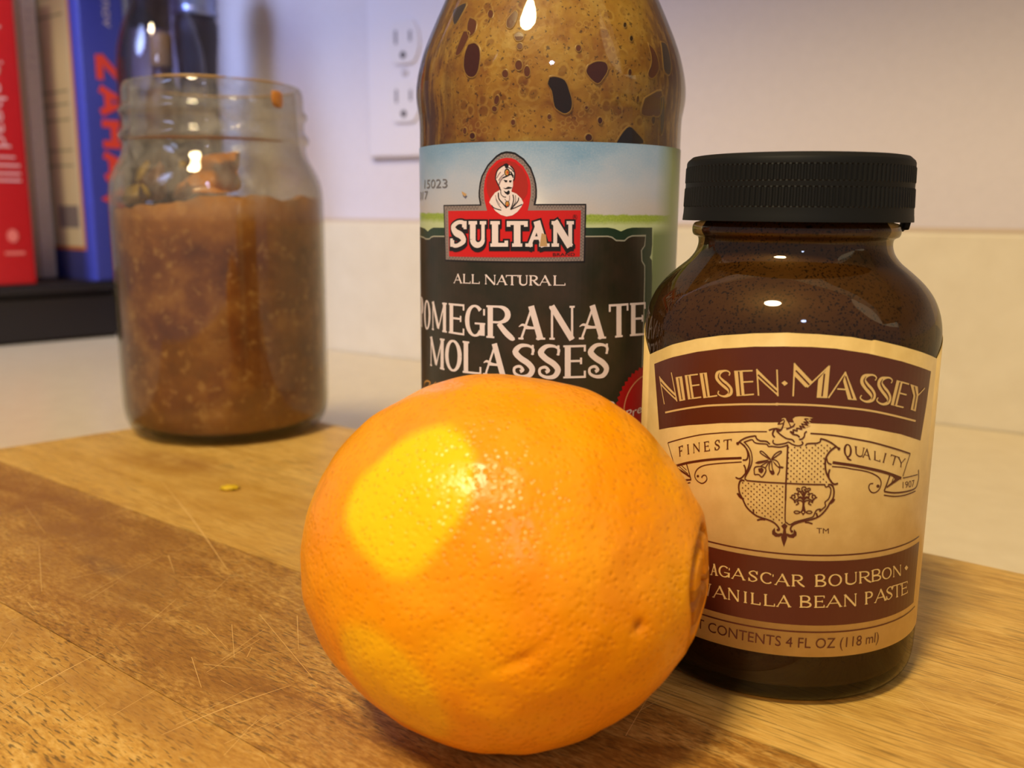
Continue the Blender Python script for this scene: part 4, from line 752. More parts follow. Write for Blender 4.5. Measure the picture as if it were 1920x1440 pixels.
fprof = [(.1, 3), (24, 3), (28.6, 6), (29.2, 12), (29.25, 98), (29.27, 101), (29.3, 104), (29.5, 107), (29.75, 110), (29.7, 112.5), (29.5, 114.6), (29.1, 116.8), (28.4, 119.3), (27.2, 122.5), (25.2, 127), (23.1, 131.5), (20.2, 138), (16.8, 146), (16, 148), (.1, 148)]
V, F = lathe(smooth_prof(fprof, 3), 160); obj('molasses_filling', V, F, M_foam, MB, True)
def mr(z):
    P = mprof
    for (r0, z0), (r1, z1) in zip(P[4:], P[5:]):
        if z0 <= z <= z1: return r0 + (r1 - r0) * (z - z0) / (z1 - z0)
    return 30
pocket = {'a': mat('pocket_red_brown', (84, 34, 18), .25), 'b': mat('pocket_black_brown', (44, 20, 15), .25), 'c': mat('pocket_mid_brown', (116, 64, 36), .3), 'd': mat('pocket_grey', (78, 62, 58), .3)}
M_rim = mat('pocket_rim', (182, 140, 66), .35)
def fr_(z):
    P = fprof[4:]
    for (r0, z0), (r1, z1) in zip(P, P[1:]):
        if z0 <= z <= z1: return r0 + (r1 - r0) * (z - z0) / (z1 - z0)
    return 29
def msurf(a, z, d): r = (fr_(z) + .25 + d) / 1000; return (r * sin(a), -r * cos(a), z / 1000)
for key, L in ART['foam'].items():
    for P in L:
        P = pairs(P); P = crom(P + [P[0]], 3)[:-1]
        ca_, cz_ = sum(p[0] for p in P) / len(P), sum(p[1] for p in P) / len(P)
        sz = max(max(p[1] for p in P) - min(p[1] for p in P), .1)
        def ring(f_, dd): return [msurf(ca_ + (a - ca_) * f_, cz_ + (z - cz_) * f_, dd) for a, z in P]
        gr = 1 + .9 / sz
        rings = [ring(gr, -.45), ring(1.0 + .15 / sz, 0.0), ring(.97, -.1)]; n_ = len(P)
        V = [v for r_ in rings for v in r_]; F = [(j * n_ + i, j * n_ + (i + 1) % n_, (j + 1) * n_ + (i + 1) % n_, (j + 1) * n_ + i) for j in range(2) for i in range(n_)]
        fo = obj('foam_pocket', V, F, [M_rim, pocket[key]], MB, True)
        k0 = 2 * n_
        bm = bmesh.new(); bm.from_mesh(fo.data); bm.verts.ensure_lookup_table(); bv = list(bm.verts)
        # inner face, fanned on the surface
        cv = bm.verts.new(msurf(ca_, cz_, -.1))
        mid = [bm.verts.new(msurf(ca_ + (a - ca_) * .5, cz_ + (z - cz_) * .5, -.1)) for a, z in P]
        for i in range(n_):
            j = (i + 1) % n_
            for q in (bm.faces.new((bv[k0 + i], bv[k0 + j], mid[j], mid[i])), bm.faces.new((mid[i], mid[j], cv))): q.material_index = 1
        bmesh.ops.recalc_face_normals(bm, faces=bm.faces[:]); bm.to_mesh(fo.data); bm.free()
# screw cap above the frame
V, F = lathe([(.0001, .196), (.014, .196), (.0152, .1945), (.0155, .180), (.0148, .180), (.0148, .193), (.0001, .193)], 96, rfun=lambda a, r, z: r + (.00025 * (sin(a * 60) > 0) if r > .0151 else 0))
obj('screw_cap', V, F, mat('cap_green', (36, 60, 40), .4), MB, True)
# label paper
RM = 30.2
ms = cyl_surf(RM)
M_mlabel = mat('picture_label_paper', (170, 180, 196), .32); g = N(M_mlabel)
uv = g.n('ShaderNodeUVMap', uv_map='label').outputs[0]; su = g.n('ShaderNodeSeparateXYZ', {0: uv}).outputs
cl = g.noise(g.n('ShaderNodeMapping', {0: uv, 'Scale': (.07, .10, 1), 'Rotation': (0, 0, .5)}).outputs[0], 1.0, 5, .6)
fine = g.noise(uv, 2.6, 4, .7)
sky = g.ramp(g.math('ADD', g.f(su[1], 84, 99), g.math('MULTIPLY', g.math('SUBTRACT', cl, .5), .9)), [(0, (176, 170, 176)), (.45, (160, 167, 188)), (.75, (134, 156, 186)), (1, (108, 142, 178))])
sky = g.mix(g.math('MULTIPLY', g.f(fine, .45, .7), .25), sky, (190, 184, 192))
zz = g.math('ADD', su[1], g.math('MULTIPLY', g.math('SUBTRACT', g.noise(uv, .5, 3, .6), .5), .9))
grass = g.mix(g.f(fine, .35, .65), (118, 140, 44), (150, 168, 70))
c = g.mix(g.f(zz, 84.55, 84.2), sky, grass)
c = g.mix(g.f(zz, 83.2, 82.2), c, (176, 186, 144))
side = g.f(g.math('ADD', su[0], g.math('MULTIPLY', cl, 2)), 25.5, 33.5)
c = g.mix(side, c, (124, 134, 84))
c = g.mix(g.math('MULTIPLY', g.f(su[1], 82, 80), g.f(su[0], 24.0, 24.6)), c, (110, 124, 78))
g.link(c, 'Base Color')
def label_mesh(name, m, surf, outline_top, s0, s1, z0, parent, n=160, rows=2):
    V, F, UV = [], [], []
    for i in range(n + 1):
        s_ = s0 + (s1 - s0) * i / n; zt = outline_top(s_)
        for j in range(rows + 1):
            z = z0 + (zt - z0) * j / rows; V.append(surf(s_, z, 0)); UV.append((s_, z))
    for i in range(n):
        for j in range(rows):
            a = i * (rows + 1) + j; F.append((a, a + rows + 1, a + rows + 2, a + 1))
    o = obj(name, V, F, m, parent, True); u = o.data.uv_layers.new(name='label')
    for l in o.data.loops: u.data[l.index].uv = UV[l.vertex_index]
    so = o.modifiers.new('thick', 'SOLIDIFY'); so.thickness = .00008; so.offset = -1
    return o
ML = label_mesh('label', M_mlabel, ms, lambda s_: 98.85, -62, 62, 12, MB)
I_black = mat('ink_black', (30, 26, 28), .35); I_grey = mat('ink_grey', (150, 138, 136), .35); I_dgrey = mat('ink_dark_grey', (92, 80, 84), .4)
I_red = mat('ink_red', (214, 30, 28), .33); I_dred = mat('ink_deep_red', (176, 42, 30), .35); I_white = mat('ink_white', (244, 232, 236), .35); I_gold = mat('ink_gold', (206, 150, 70), .4)
I_shade = mat('ink_mauve', (158, 138, 146), .4); I_green = mat('ink_dark_green', (44, 66, 50), .35)
M_pan = mat('ink_panel', (50, 46, 34), .33); g = N(M_pan); g.link(g.mix(g.f(g.noise(g.coord(), 160, 4, .6), .35, .7), (42, 42, 30), (60, 50, 40)), 'Base Color')
I_line = mat('ink_pale_line', (176, 176, 160), .35)
draw(Ink(), ART['m_panel']).build('panel_border', I_green, ms, ML, 0)
draw(Ink(), ART['m_panelin']).build('panel', M_pan, ms, ML, 1)
draw(Ink(), ART['m_line'], smooth=False).build('panel_line', I_line, ms, ML, 2)
sc_x, sc_z, sc_r = ART['m_seal']
ik = Ink(); ik.fill([(sc_x + (sc_r + (.35 if i % 2 else -.25)) * cos(2 * pi * i / 96), sc_z + (sc_r + (.35 if i % 2 else -.25)) * sin(2 * pi * i / 96)) for i in range(96)]); ik.build('seal', mat('ink_seal_red', (176, 24, 26), .35), ms, ML, 3)
ik = Ink(); ik.stroke(arc(sc_x, sc_z, sc_r * .78, sc_r * .78, 0, 360, 60), .28, False); ik.build('seal_ring', mat('ink_seal_line', (220, 160, 120), .35), ms, ML, 4)
ik = Ink(); print_text(ik, 'Pre', [(17.6, 40.6), (22.4, 41.6), (22.4, 43.6), (17.6, 42.6)]); ik.build('seal_lettering', I_white, ms, ML, 4)
draw(Ink(), ART['m_gold']).build('gold_scroll', I_gold, ms, ML, 3)
draw(Ink(), ART['m_bits']).build('lower_lettering', I_white, ms, ML, 3)
draw(Ink(), ART['m_black']).build('emblem_outline', I_black, ms, ML, 4)
draw(Ink(), ART['m_grey']).build('emblem_border', I_grey, ms, ML, 5)
draw(Ink(), ART['m_zig'], smooth=False).build('emblem_braid', I_dgrey, ms, ML, 6)
draw(Ink(), ART['m_red']).build('emblem_field', I_red, ms, ML, 7)
draw(Ink(), ART['m_redin']).build('emblem_oval', I_dred, ms, ML, 8)
draw(Ink(), ART['m_white']).build('portrait', I_white, ms, ML, 9)
draw(Ink(), ART['m_shade']).build('portrait_shading', I_shade, ms, ML, 10)
draw(Ink(), ART['m_ink']).build('portrait_lines', I_black, ms, ML, 11)
draw(Ink(), ART['m_jewel']).build('jewel', I_gold, ms, ML, 12)
draw(Ink(), ART['m_ruby']).build('ruby', I_red, ms, ML, 13)
SL = (.27, .15, .07, .13)
ik = Ink()
for dz, gr in ((0, .38), (-.30, .38), (-.55, .36)): draw(ik, ART['m_name'], SL, grow=gr, dz=dz)
ik.build('name_shadow', I_black, ms, ML, 10)
draw(Ink(), ART['m_name'], SL).build('name_lettering', I_white, ms, ML, 13)
draw(Ink(), ART['m_brand']).build('brand_lettering', I_black, ms, ML, 10)
draw(Ink(), ART['m_nat'], (.18, .085, .07, .07)).build('small_lettering', I_white, ms, ML, 3)
WS = (.178, .066, .045, .058)
ik = draw(Ink(), ART['m_pom'], WS); draw(ik, ART['m_mol'], WS)
for it in ART['m_pom'] + ART['m_mol']:      # swash bar of each A
    if it[1] == 'A':
        q = pairs(it[2]); B = bil(q); ik.stroke([B(p) for p in ((.02, .38), (.16, .44), (.34, .38), (.5, .36), (.62, .38))], [.14, .5, .5, .4, .2], True)
ik.build('product_lettering', I_white, ms, ML, 4)
draw(Ink(), ART['m_code']).build('date_code', mat('ink_date', (120, 120, 128), .5), ms, ML, 3)
draw(Ink(), ART['m_stain']).build('label_stain', mat('stain', (196, 160, 112), .5), ms, ML, 14)

# ------------------------------------------------------------------ small bottle of vanilla paste
VX, VY = .05226, .17470
VB = empty('vanilla_bottle', (VX, VY, 0), 'small dark amber bottle with a black ribbed cap and cream label, right of the orange', 'bottle')
G_amber = glass('amber_glass', (214, 192, 152), (128, 122, 98), .035, .8)
vprof = [(.1, 1.2), (15, 1.0), (20, .1), (23.2, .1), (25.2, .9), (26.4, 2.8), (26.75, 5.5), (26.75, 20), (26.75, 56), (26.75, 59), (26.75, 62), (26.7, 64.5), (26.2, 67.3), (25.0, 70.2), (23.2, 72.6), (20.8, 74.8), (18.9, 76.4), (17.75, 78), (17.35, 79.5), (17.5, 80.5), (18.35, 81.0), (18.6, 82), (18.3, 83.1), (17.2, 83.5), (16.2, 84), (16.2, 92)]
V, F = lathe(smooth_prof(vprof, 3), 160); obj('glass_body', V, F, G_amber, VB, True)
M_paste = mat('vanilla_paste', (96, 54, 26), .45); g = N(M_paste); co = g.coord()
a1 = g.noise(co, 60, 5, .6); sp = g.voro(co, 1700); sp2 = g.noise(co, 1500, 2, .5)
c = g.ramp(a1, [(.3, (84, 62, 36)), (.6, (108, 82, 50)), (.8, (120, 98, 66))])
c = g.mix(g.math('MULTIPLY', g.f(sp, .34, .22), g.f(g.noise(co, 130, 3, .6), .35, .5)), c, (22, 12, 8))
c = g.mix(g.math('MULTIPLY', g.f(sp2, .60, .66), .9), c, (22, 12, 8))
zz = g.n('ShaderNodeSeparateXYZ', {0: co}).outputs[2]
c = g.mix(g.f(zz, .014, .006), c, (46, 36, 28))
g.link(c, 'Base Color')
pp = [(.1, 3.5)] + [(max(r - 1.1, .1), max(z, 3.5)) for r, z in vprof[3:19]] + [(16.2, 80.5), (16.9, 82), (16.2, 83.3), (15.8, 85), (.1, 85.2)]
V, F = lathe(smooth_prof(pp, 3), 128); obj('paste_filling', V, F, M_paste, VB, True)
M_cap = mat('black_plastic', (13, 14, 13), .6, Specular_IOR_Level=.25)
def ribs(a, r, z):
    if .0864 < z < .0928 and r > .0185: return r + .00022 * (1 if sin(a * 116) > 0 else -1)
    if r > .0185 and z > .0940: return r
    return r
cprof = [(.0001, .0951), (.0185, .0951), (.0191, .0950), (.0199, .0943), (.02008, .0939), (.02010, .0932), (.02010, .0930), (.02016, .0905), (.02018, .0903), (.02018, .0895), (.02019, .0893), (.02030, .0862), (.02032, .0860), (.02040, .0848), (.02044, .0846), (.02052, .0836), (.0192, .0836), (.0185, .0842), (.0185, .0920), (.0001, .0920)]
NR = 132
V, F = lathe(cprof, NR * 6, rfun=lambda a, r, z: r + (.00013 * (1 if int(a / (2 * pi) * NR * 2 + .01) % 2 else -1) if r > .0195 and (.0904 < z < .0931 or .0861 < z < .0894) else 0))
cap = obj('cap', V, F, M_cap, VB, False); autosmooth(cap, 24)
# torn tab of the tamper ring
bm = bmesh.new(); box_bm(bm, -.0006, .0006, -.0016, .0016, -.0012, .0006, bev=.0003)
for v in bm.verts: v.co.z += .0006 * sin(v.co.y * 2500)
tb = bobj('torn_tab', bm, M_cap, VB, True); tb.location = (.0197 * cos(radians(-8)), .0197 * sin(radians(-8)), .0834); tb.rotation_euler = (0, .2, radians(-8))
RV = 26.9; vs_ = cyl_surf(RV)
top = pairs(ART['v_outline'][0][1])
ext = [(-62, 63.0), (-52, 64.6), (-45, 62.4), (-41, 60.6)] + top + [(27, 61.7), (32, 63.4), (40, 65.0), (62, 63.0)]
def vtop(s_):
    for (a, b), (c_, d_) in zip(ext, ext[1:]):
        if a <= s_ <= c_: return b + (d_ - b) * (s_ - a) / (c_ - a)
    return 63
M_vlab = mat('cream_label_paper', (222, 184, 112), .34); g = N(M_vlab); g.link(g.mix(g.f(g.noise(g.coord(), 260, 4, .6), .35, .7), (216, 182, 112), (228, 196, 126)), 'Base Color')
VL = label_mesh('label', M_vlab, vs_, vtop, -62, 62, 10.0, VB, n=330)
I_brown = mat('ink_brown', (88, 38, 22), .33); I_cream = mat('ink_cream', (226, 194, 126), .34)
draw(Ink(), ART['v_band']).build('name_band', I_brown, vs_, VL, 0)
draw(Ink(), ART['v_band2']).build('flavour_band', I_brown, vs_, VL, 0)
draw(Ink(), ART['v_lines'], grow=.03).build('band_line', I_brown, vs_, VL, 0)
draw(Ink(), ART['v_rule']).build('underline', I_cream, vs_, VL, 2)
draw(Ink(), ART['v_ribbon'], grow=.035).build('ribbon', I_brown, vs_, VL, 1)
draw(Ink(), ART['v_ribtext'], (.16, .085, .05, .06)).build('ribbon_lettering', I_brown, vs_, VL, 1)
draw(Ink(), ART['v_year'] + ART['v_tm']).build('year_lettering', I_brown, vs_, VL, 1)
draw(Ink(), ART['v_horse_fill']).build('winged_horse', I_cream, vs_, VL, 2)
draw(Ink(), ART['v_crest'], grow=.035).build('crest', I_brown, vs_, VL, 3)
draw(Ink(), ART['v_hole']).build('crest_detail', I_cream, vs_, VL, 4)
ik = Ink(); D = ART['v_dots']
for i in range(0, len(D), 2): ik._add([(D[i] + .125 * cos(k * pi / 3), D[i + 1] + .125 * sin(k * pi / 3)) for k in range(6)], [(0, 1, 2, 3, 4, 5)])
ik.build('crest_dots', I_brown, vs_, VL, 3, kind='stuff')
def deco(ch):
    """inline display capitals: (cream fills, cream lines, dark inlines), unit box"""
    t_ = .045
    if ch == 'N': return [[(.02, 1), (1, .26), (1, 0), (.02, .68)]], [[(.02, 1), (.02, 0)], [(.99, 1), (.99, 0)]], [[(.06, .79), (.95, .16)]]
    if ch == 'I': return [[(0, 0), (1, 0), (1, 1), (0, 1)]], [], [[(.5, .06), (.5, .95)]]
    if ch == 'E': return [[(0, 0), (.46, 0), (.46, 1), (0, 1)]], [[(.4, .98), (1, .98)], [(.4, .54), (1, .54)], [(.4, .02), (1, .02)]], [[(.25, .03), (.25, .97)]]
    if ch == 'L': return [[(0, 0), (.48, 0), (.56, 1), (0, 1)]], [[(.4, .02), (1, .02)]], [[(.28, .04), (.3, .97)]]
    if ch == 'M': return [[(.03, 1), (.535, .48), (.36, .29), (.03, .62)], [(1, 1), (1, 0), (.69, 0), (.70, .55)]], [[(.03, 1), (.02, 0)], [(.4, .30), (.98, .98)]], [[(.07, .78), (.46, .38)], [(.86, .74), (.84, .05)]]
    if ch == 'A': return [[(.62, 1), (1, 0), (.68, 0), (.50, .66)]], [[(0, 0), (.62, 1)], [(.28, .36), (.62, .36)]], [[(.60, .84), (.84, .05)]]
    if ch == 'Y': return [[(0, 1), (.47, .98), (.62, .68), (.66, 0), (.22, .02), (.28, .58)]], [[(.6, .64), (1, 1)]], [[(.24, .95), (.45, .62), (.44, .06)]]
    return [], [], []
ik = Ink(); dk = Ink()
for it in ART['v_name']:
    if it[0] == 'f': ik.fill(pairs(it[1])); continue
    B = bil(pairs(it[2])); ch = it[1]
    if ch == 'S':
        P = [(.90, .80), (.98, .90), (.80, .985), (.52, .98), (.22, .90), (.16, .74), (.36, .58), (.62, .43), (.84, .26), (.80, .10), (.50, .02), (.22, .05), (.05, .14), (.12, .24)]
        ik.stroke([B(p) for p in P], [.2, .2, .25, .4, .9, 1.05, 1.15, 1.2, 1.0, .7, .4, .25, .22, .2], True)
        dk.stroke([B(p) for p in [(.30, .93), (.20, .76), (.40, .57), (.66, .42), (.82, .26), (.74, .10)]], [.08, .24, .26, .26, .22, .08], True); continue
    fl, ln, inl = deco(ch)
    for f_ in fl: ik.fill([B(p) for p in f_])
    for l in ln: ik.stroke([B(p) for p in l], .24, False)
    for l in inl: dk.stroke([B(p) for p in l], .25, False)
ik.build('name_lettering', I_cream, vs_, VL, 3); dk.build('name_inline', I_brown, vs_, VL, 5)
RS = (.15, .08, .055, .07)
t1 = list(ART['v_text1']); 
q = pairs(t1[0][2]) if t1[0][0] == 'g' else None
zb, zt = q[0][1], q[3][1]
pre = [('M', -23.9, -21.1), ('A', -20.9 - .0, -18.9 + .0)]
ik = draw(Ink(), t1, RS); draw(ik, ART['v_text2'], RS); draw(ik, [['g', 'D', [-20.6, zb - .05, -18.7, zb, -18.7, zt, -20.6, zt - .05]]], RS)
ik.build('flavour_lettering', I_cream, vs_, VL, 2)
draw(Ink(), ART['v_net']).build('volume_lettering', I_brown, vs_, VL, 1)

# ------------------------------------------------------------------ glass jar of brown preserve
JX, JY = -.11217, .35886
JB = empty('preserve_jar', (JX, JY, 0), 'open glass canning jar of brown preserve standing at the back corner of the board', 'jar')
G_jar = glass('jar_glass', (250, 250, 246), (216, 212, 200), .04, 1.0)
outer = [(.1, 2.2), (22, 2.0), (29, 0), (33, .3), (36.2, 2.6), (38.0, 6.5), (38.8, 12), (38.85, 40), (39.0, 70), (39.0, 84), (38.8, 90), (37.9, 95.5), (36.0, 99.6), (34.0, 103), (33.1, 106), (33.0, 108.4), (34.1, 109.6), (34.35, 110.8), (33.6, 112.2), (32.8, 113.2), (32.7, 117.2), (33.6, 118.3), (33.7, 120.0), (32.7, 121.3), (32.5, 124.5), (32.3, 127.5), (31.5, 129.2), (30.6, 129.5), (29.8, 128.8), (29.8, 125), (30.2, 112), (31.2, 106), (33.6, 101), (36.3, 95.5), (37.6, 89), (37.9, 80), (37.8, 12), (36.6, 5), (30, 2.6), (.1, 3.4)]
V, F = lathe(smooth_prof(outer, 2), 128); obj('glass_body', V, F, G_jar, JB, True)
t = G_jar.node_tree; g = N.__new__(N); g.m = G_jar; g.t = t
oo = [n_ for n_ in t.nodes if n_.type == 'OUTPUT_MATERIAL'][0]; shd = oo.inputs[0].links[0].from_socket
co = g.coord(); rz1 = g.noise(co, 120, 5, .65, .6); rz2 = g.noise(co, 40, 3, .5)
zc = g.n('ShaderNodeSeparateXYZ', {0: co}).outputs[2]
film = g.math('MULTIPLY', g.f(rz1, .36, .66), g.math('MULTIPLY', g.f(zc, .080, .092), .21))
df = g.n('ShaderNodeBsdfDiffuse', {0: g.mix(g.f(rz2, .4, .65), (186, 176, 158), (220, 212, 198))}).outputs[0]
t.links.new(g.n('ShaderNodeMixShader', {0: film, 1: shd, 2: df}).outputs[0], oo.inputs[0])
M_jam = mat('brown_preserve', (124, 68, 24), .6); g = N(M_jam); co = g.coord()
a1 = g.noise(co, 75, 6, .6); a2 = g.noise(co, 260, 3, .6); zz = g.n('ShaderNodeSeparateXYZ', {0: co}).outputs[2]
c = g.ramp(a1, [(.3, (108, 58, 18)), (.5, (134, 78, 28)), (.68, (172, 116, 50))])
c = g.mix(g.math('MULTIPLY', g.f(a2, .56, .70), .6), c, (206, 158, 90))
c = g.mix(g.math('MULTIPLY', g.f(g.math('ADD', zz, g.math('MULTIPLY', a1, .02)), .078, .100), .75), c, (206, 140, 60))
c = g.mix(g.math('MULTIPLY', g.f(zz, .022, .006), .35), c, (150, 104, 44))
g.link(c, 'Base Color'); g.bump(a1, .3, .001)
V, F = [], []; nn = 96
rows = [(.1, 3.6), (30, 3.0), (36.1, 6), (37.5, 12)] + [(37.6, z) for z in range(20, 81, 12)]
for r, z in rows:
    for i in range(nn): a = 2 * pi * i / nn; V.append((r / 1000 * cos(a), r / 1000 * sin(a), z / 1000))
def jt(a, r):
    x, y = cos(a), sin(a)
    return 86.5 + 3.0 * mn.noise(Vector((x * 1.4, y * 1.4, 3))) + 1.4 * mn.noise(Vector((x * 5, y * 5, 1 + r * .1))) + 2.5 * x - 6 * (1 - r / 37.5) * (r < 30) + 1.2 * mn.noise(Vector((x * r * .2, y * r * .2, 8)))
for r in (37.4, 34, 28, 20, 10, .1):
    for i in range(nn): a = 2 * pi * i / nn; V.append((r / 1000 * cos(a), r / 1000 * sin(a), jt(a, r) / 1000))
nr = len(rows) + 6
for j in range(nr - 1):
    for i in range(nn): i2 = (i + 1) % nn; F.append((j * nn + i, j * nn + i2, (j + 1) * nn + i2, (j + 1) * nn + i))
obj('preserve', V, F, M_jam, JB, True)
sm = {'o': mat('smear_orange', (220, 140, 40), .3, Coat_Weight=.5), 'b': mat('smear_brown', (142, 88, 34), .35, Coat_Weight=.5), 'y': mat('smear_yellow', (176, 140, 56), .4), 'r': mat('drip_orange', (190, 122, 44), .3, Coat_Weight=.4)}
def jin(z):
    P = [(37.9, 80), (37.6, 89), (36.3, 95.5), (33.6, 101), (31.2, 106), (30.2, 112), (29.8, 130)]
    for (r0, z0), (r1, z1) in zip(P, P[1:]):
        if z0 <= z <= z1: return r0 + (r1 - r0) * (z - z0) / (z1 - z0)
    return 36.5
for key, L in ART['jar'].items():
    for P in L:
        P = [(a, max(80.5, min(129, z))) for a, z in pairs(P)]; P = crom(P + [P[0]], 3)[:-1]; n_ = len(P)
        ca_, cz_ = sum(p[0] for p in P) / n_, sum(p[1] for p in P) / n_
        def js(a, z, d): r = ((jin(z) if key != 'r' else 32.7) + d) / 1000; return (r * sin(a), -r * cos(a), z / 1000)
        V = []
        for f_, d in ((1, -.1 if key != 'r' else 0), (.86, -.7 if key != 'r' else .5), (.5, -1.1 if key != 'r' else .8)):
            V += [js(ca_ + (a - ca_) * f_, cz_ + (z - cz_) * f_, d) for a, z in P]
        V.append(js(ca_, cz_, -1.2 if key != 'r' else .9))
        F = [(j * n_ + i, j * n_ + (i + 1) % n_, (j + 1) * n_ + (i + 1) % n_, (j + 1) * n_ + i) for j in range(2) for i in range(n_)] + [(2 * n_ + i, 2 * n_ + (i + 1) % n_, 3 * n_) for i in range(n_)]
        F += [tuple(reversed(range(n_)))]
        obj('smear', V, F, sm[key], JB, True)
# sticky film of preserve left on top of the rim and inside the neck
def rim_arc(a0, a1, r, z, w_, h_, m, name='rim_residue'):
    V, F = [], []; n_ = 40
    for i in range(n_ + 1):
        a = radians(a0 + (a1 - a0) * i / n_); q = sin(pi * i / n_) ** .3
        for k in range(8):
            b_ = 2 * pi * k / 8; wob = 1 + .25 * mn.noise(Vector((a * 9, k, 2))); rr = (r + w_ * q * cos(b_) * wob) / 1000
            V.append((rr * sin(a), -rr * cos(a), (z + h_ * q * sin(b_) * wob) / 1000))
    for i in range(n_):
        for k in range(8): F.append((i * 8 + k, i * 8 + (k + 1) % 8, (i + 1) * 8 + (k + 1) % 8, (i + 1) * 8 + k))
    obj(name, V, F, m, JB, True)
M_film = mat('rim_film', (184, 146, 76), .3, Coat_Weight=.6)
rim_arc(-22, 26, 31.2, 129.3, 1.1, .5, M_film); rim_arc(28, 70, 31.4, 129.1, .7, .35, M_film); rim_arc(118, 235, 30.6, 129.4, 1.0, .4, M_film)
rim_arc(-48, 62, 33.15, 108.9, .35, .45, mat('thread_residue', (132, 84, 44), .35))
pass

# ------------------------------------------------------------------ books on a black stand, left background
def book(name, corner, e, m_, width, depth, z0, height, cover, label, group=None, spine_round=.0025, pages=True):
    """corner = right front bottom corner; e along the row, m_ into the row"""
    ang = atan2(e[1], e[0])
    t_ = empty(name, (corner[0] - e[0] * width, corner[1] - e[1] * width, z0), label, 'book', rz=ang, group=group)
    c_ = .0025
    bm = bmesh.new()
    box_bm(bm, 0, c_, .003, depth, 0, height, .0006); box_bm(bm, width - c_, width, .003, depth, 0, height, .0006); box_bm(bm, 0, width, 0, .0035, 0, height, .0012, 3)
    co_ = bobj('cover', bm, cover, t_); autosmooth(co_, 50)
    if pages: box('page_block', (c_ + .0002, width - c_ - .0002, .0036, depth - .004, .003, height - .003), M_pages, t_)
    return t_
M_pages = mat('paper_pages', (226, 214, 190), .8)
e1 = (.7071, .7071); m1 = (-.7071, .7071); ZB = .0262
def cloth(name, rgb, rough=.45):
    m = mat(name, rgb, rough); g = N(m); n = g.noise(g.coord(), 400, 3, .6); g.link(g.mix(g.f(n, .3, .7), tuple(int(x * .92) for x in rgb), rgb), 'Base Color'); return m
def spine_text(root, text, x0, x1, z_top, z_bot, m, name='lettering', y=-.0003):
    """text reading downwards on the spine (local x across, z up)"""
    ik = Ink(); print_text(ik, text, [(0, 0), (1, 0), (1, 1), (0, 1)])
    def sf(u, v, d): return (x0 + (x1 - x0) * v, y - .0001 - d * .002, z_top + (z_bot - z_top) * u)
    return ik.build(name, m, sf, root, 0, 0)
I_pink = mat('ink_pale_pink', (226, 176, 176), .5); I_pale = mat('ink_silver', (214, 208, 226), .4)
rc = (-.384 * .96, .748 * .96)
red = book('cookbook', rc, e1, m1, .029, .15, ZB, .255, cloth('red_cloth', (196, 16, 26)), 'red cookbook with pale lettering, leftmost of the books on the black stand')
spine_text(red, 'a  /  make it ahead', .008, .0195, .250, .102, I_pink)
ik = Ink()
for z in (78, 83, 89): ik.stroke([(6, z), (24, z)], 1.6, False)
ik.stroke([(6, 95), (21, 95)], 1.4, False)
ik.build('subtitle', I_pink, lambda u, v, d: (u / 1000, -.0004 - d * .001, v / 1000), red, 0, 0)
ik = Ink(); ik.fill([(14.5 + 4 * cos(t_ * pi / 6), 37 + 5 * sin(t_ * pi / 6)) for t_ in range(12)]); ik.stroke([(8, 24), (22, 24)], 2.2, False); ik.build('publisher_mark', mat('ink_salmon', (226, 120, 110), .5), lambda u, v, d: (u / 1000, -.0004 - d * .001, v / 1000), red, 0, 0)
gc = (-.397 * .96 - .004, .822 * .96 - .004)
gr = book('cookbook', gc, e1, m1, .0125, .02, ZB, .250, cloth('grey_cloth', (240, 238, 248)), 'slim light grey book between the taupe and the blue cookbook')
ik = Ink()
for z, a, b in ((243, 4, 8), (236, 3, 7), (222, 4, 9), (213, 4, 8), (207, 5, 8), (196, 5, 8), (188, 4, 7), (178, 4, 9), (170, 3, 9)): ik.stroke([(a, z), (b, z - .8)], 1.8, False)
ik.build('spine_marks', I_pale, lambda u, v, d: (u / 1000, -.0004 - d * .001, v / 1000), gr, 0, 0, kind='stuff')
tp = book('cookbook', (gc[0] - e1[0] * .0130, gc[1] - e1[1] * .0130), e1, m1, .017, .06, ZB, .250, cloth('taupe_cloth', (214, 196, 180)), 'taupe book between the red and the light grey cookbook')
e2 = (.62, .78); e2l = hypot(*e2); e2 = (e2[0] / e2l, e2[1] / e2l); m2 = (-e2[1], e2[0])
bc = (-.350 * .96, .782 * .96); BW = .037
M_blue = cloth('blue_cloth', (70, 76, 164), .35)
bl = book('cookbook', (bc[0] + e2[0] * BW, bc[1] + e2[1] * BW), e2, m2, BW, .15, ZB, .262, M_blue, 'thick blue cookbook with big red letters down its spine')
I_redor = mat('ink_orange_red', (232, 72, 44), .45); I_crm = mat('ink_pale', (216, 196, 186), .5)
def glyph_strip(root, word, x0, x1, z_top, step, hh_, m, name):
    for i, ch in enumerate(word):
        ik = Ink(); print_text(ik, ch, [(0, 0), (1, 0), (1, 1), (0, 1)])
        zt, zb_ = z_top - i * step, z_top - i * step - hh_
        ik.build(name, m, lambda u, v, d: (x0 + (x1 - x0) * v, -.0004 - d * .002, zt + (zb_ - zt) * u), root, 0, 0)
ik = Ink()
ZH = {'Z': [[(.06, .96), (.94, .96)], [(.9, .93), (.1, .08)], [(.06, .06), (.96, .06)]], 'A': [[(.05, 0), (.5, 1), (.95, 0)], [(.25, .32), (.75, .32)]], 'H': [[(.12, 0), (.12, 1)], [(.88, 0), (.88, 1)], [(.12, .5), (.88, .5)]], 'V': [[(.05, 1), (.5, 0), (.95, 1)]]}
for i, ch in enumerate('ZAHAV'):
    for P in ZH[ch]: ik.stroke([((i * 25.5 + p[0] * 21), p[1] * 20) for p in P], 6.0, False)
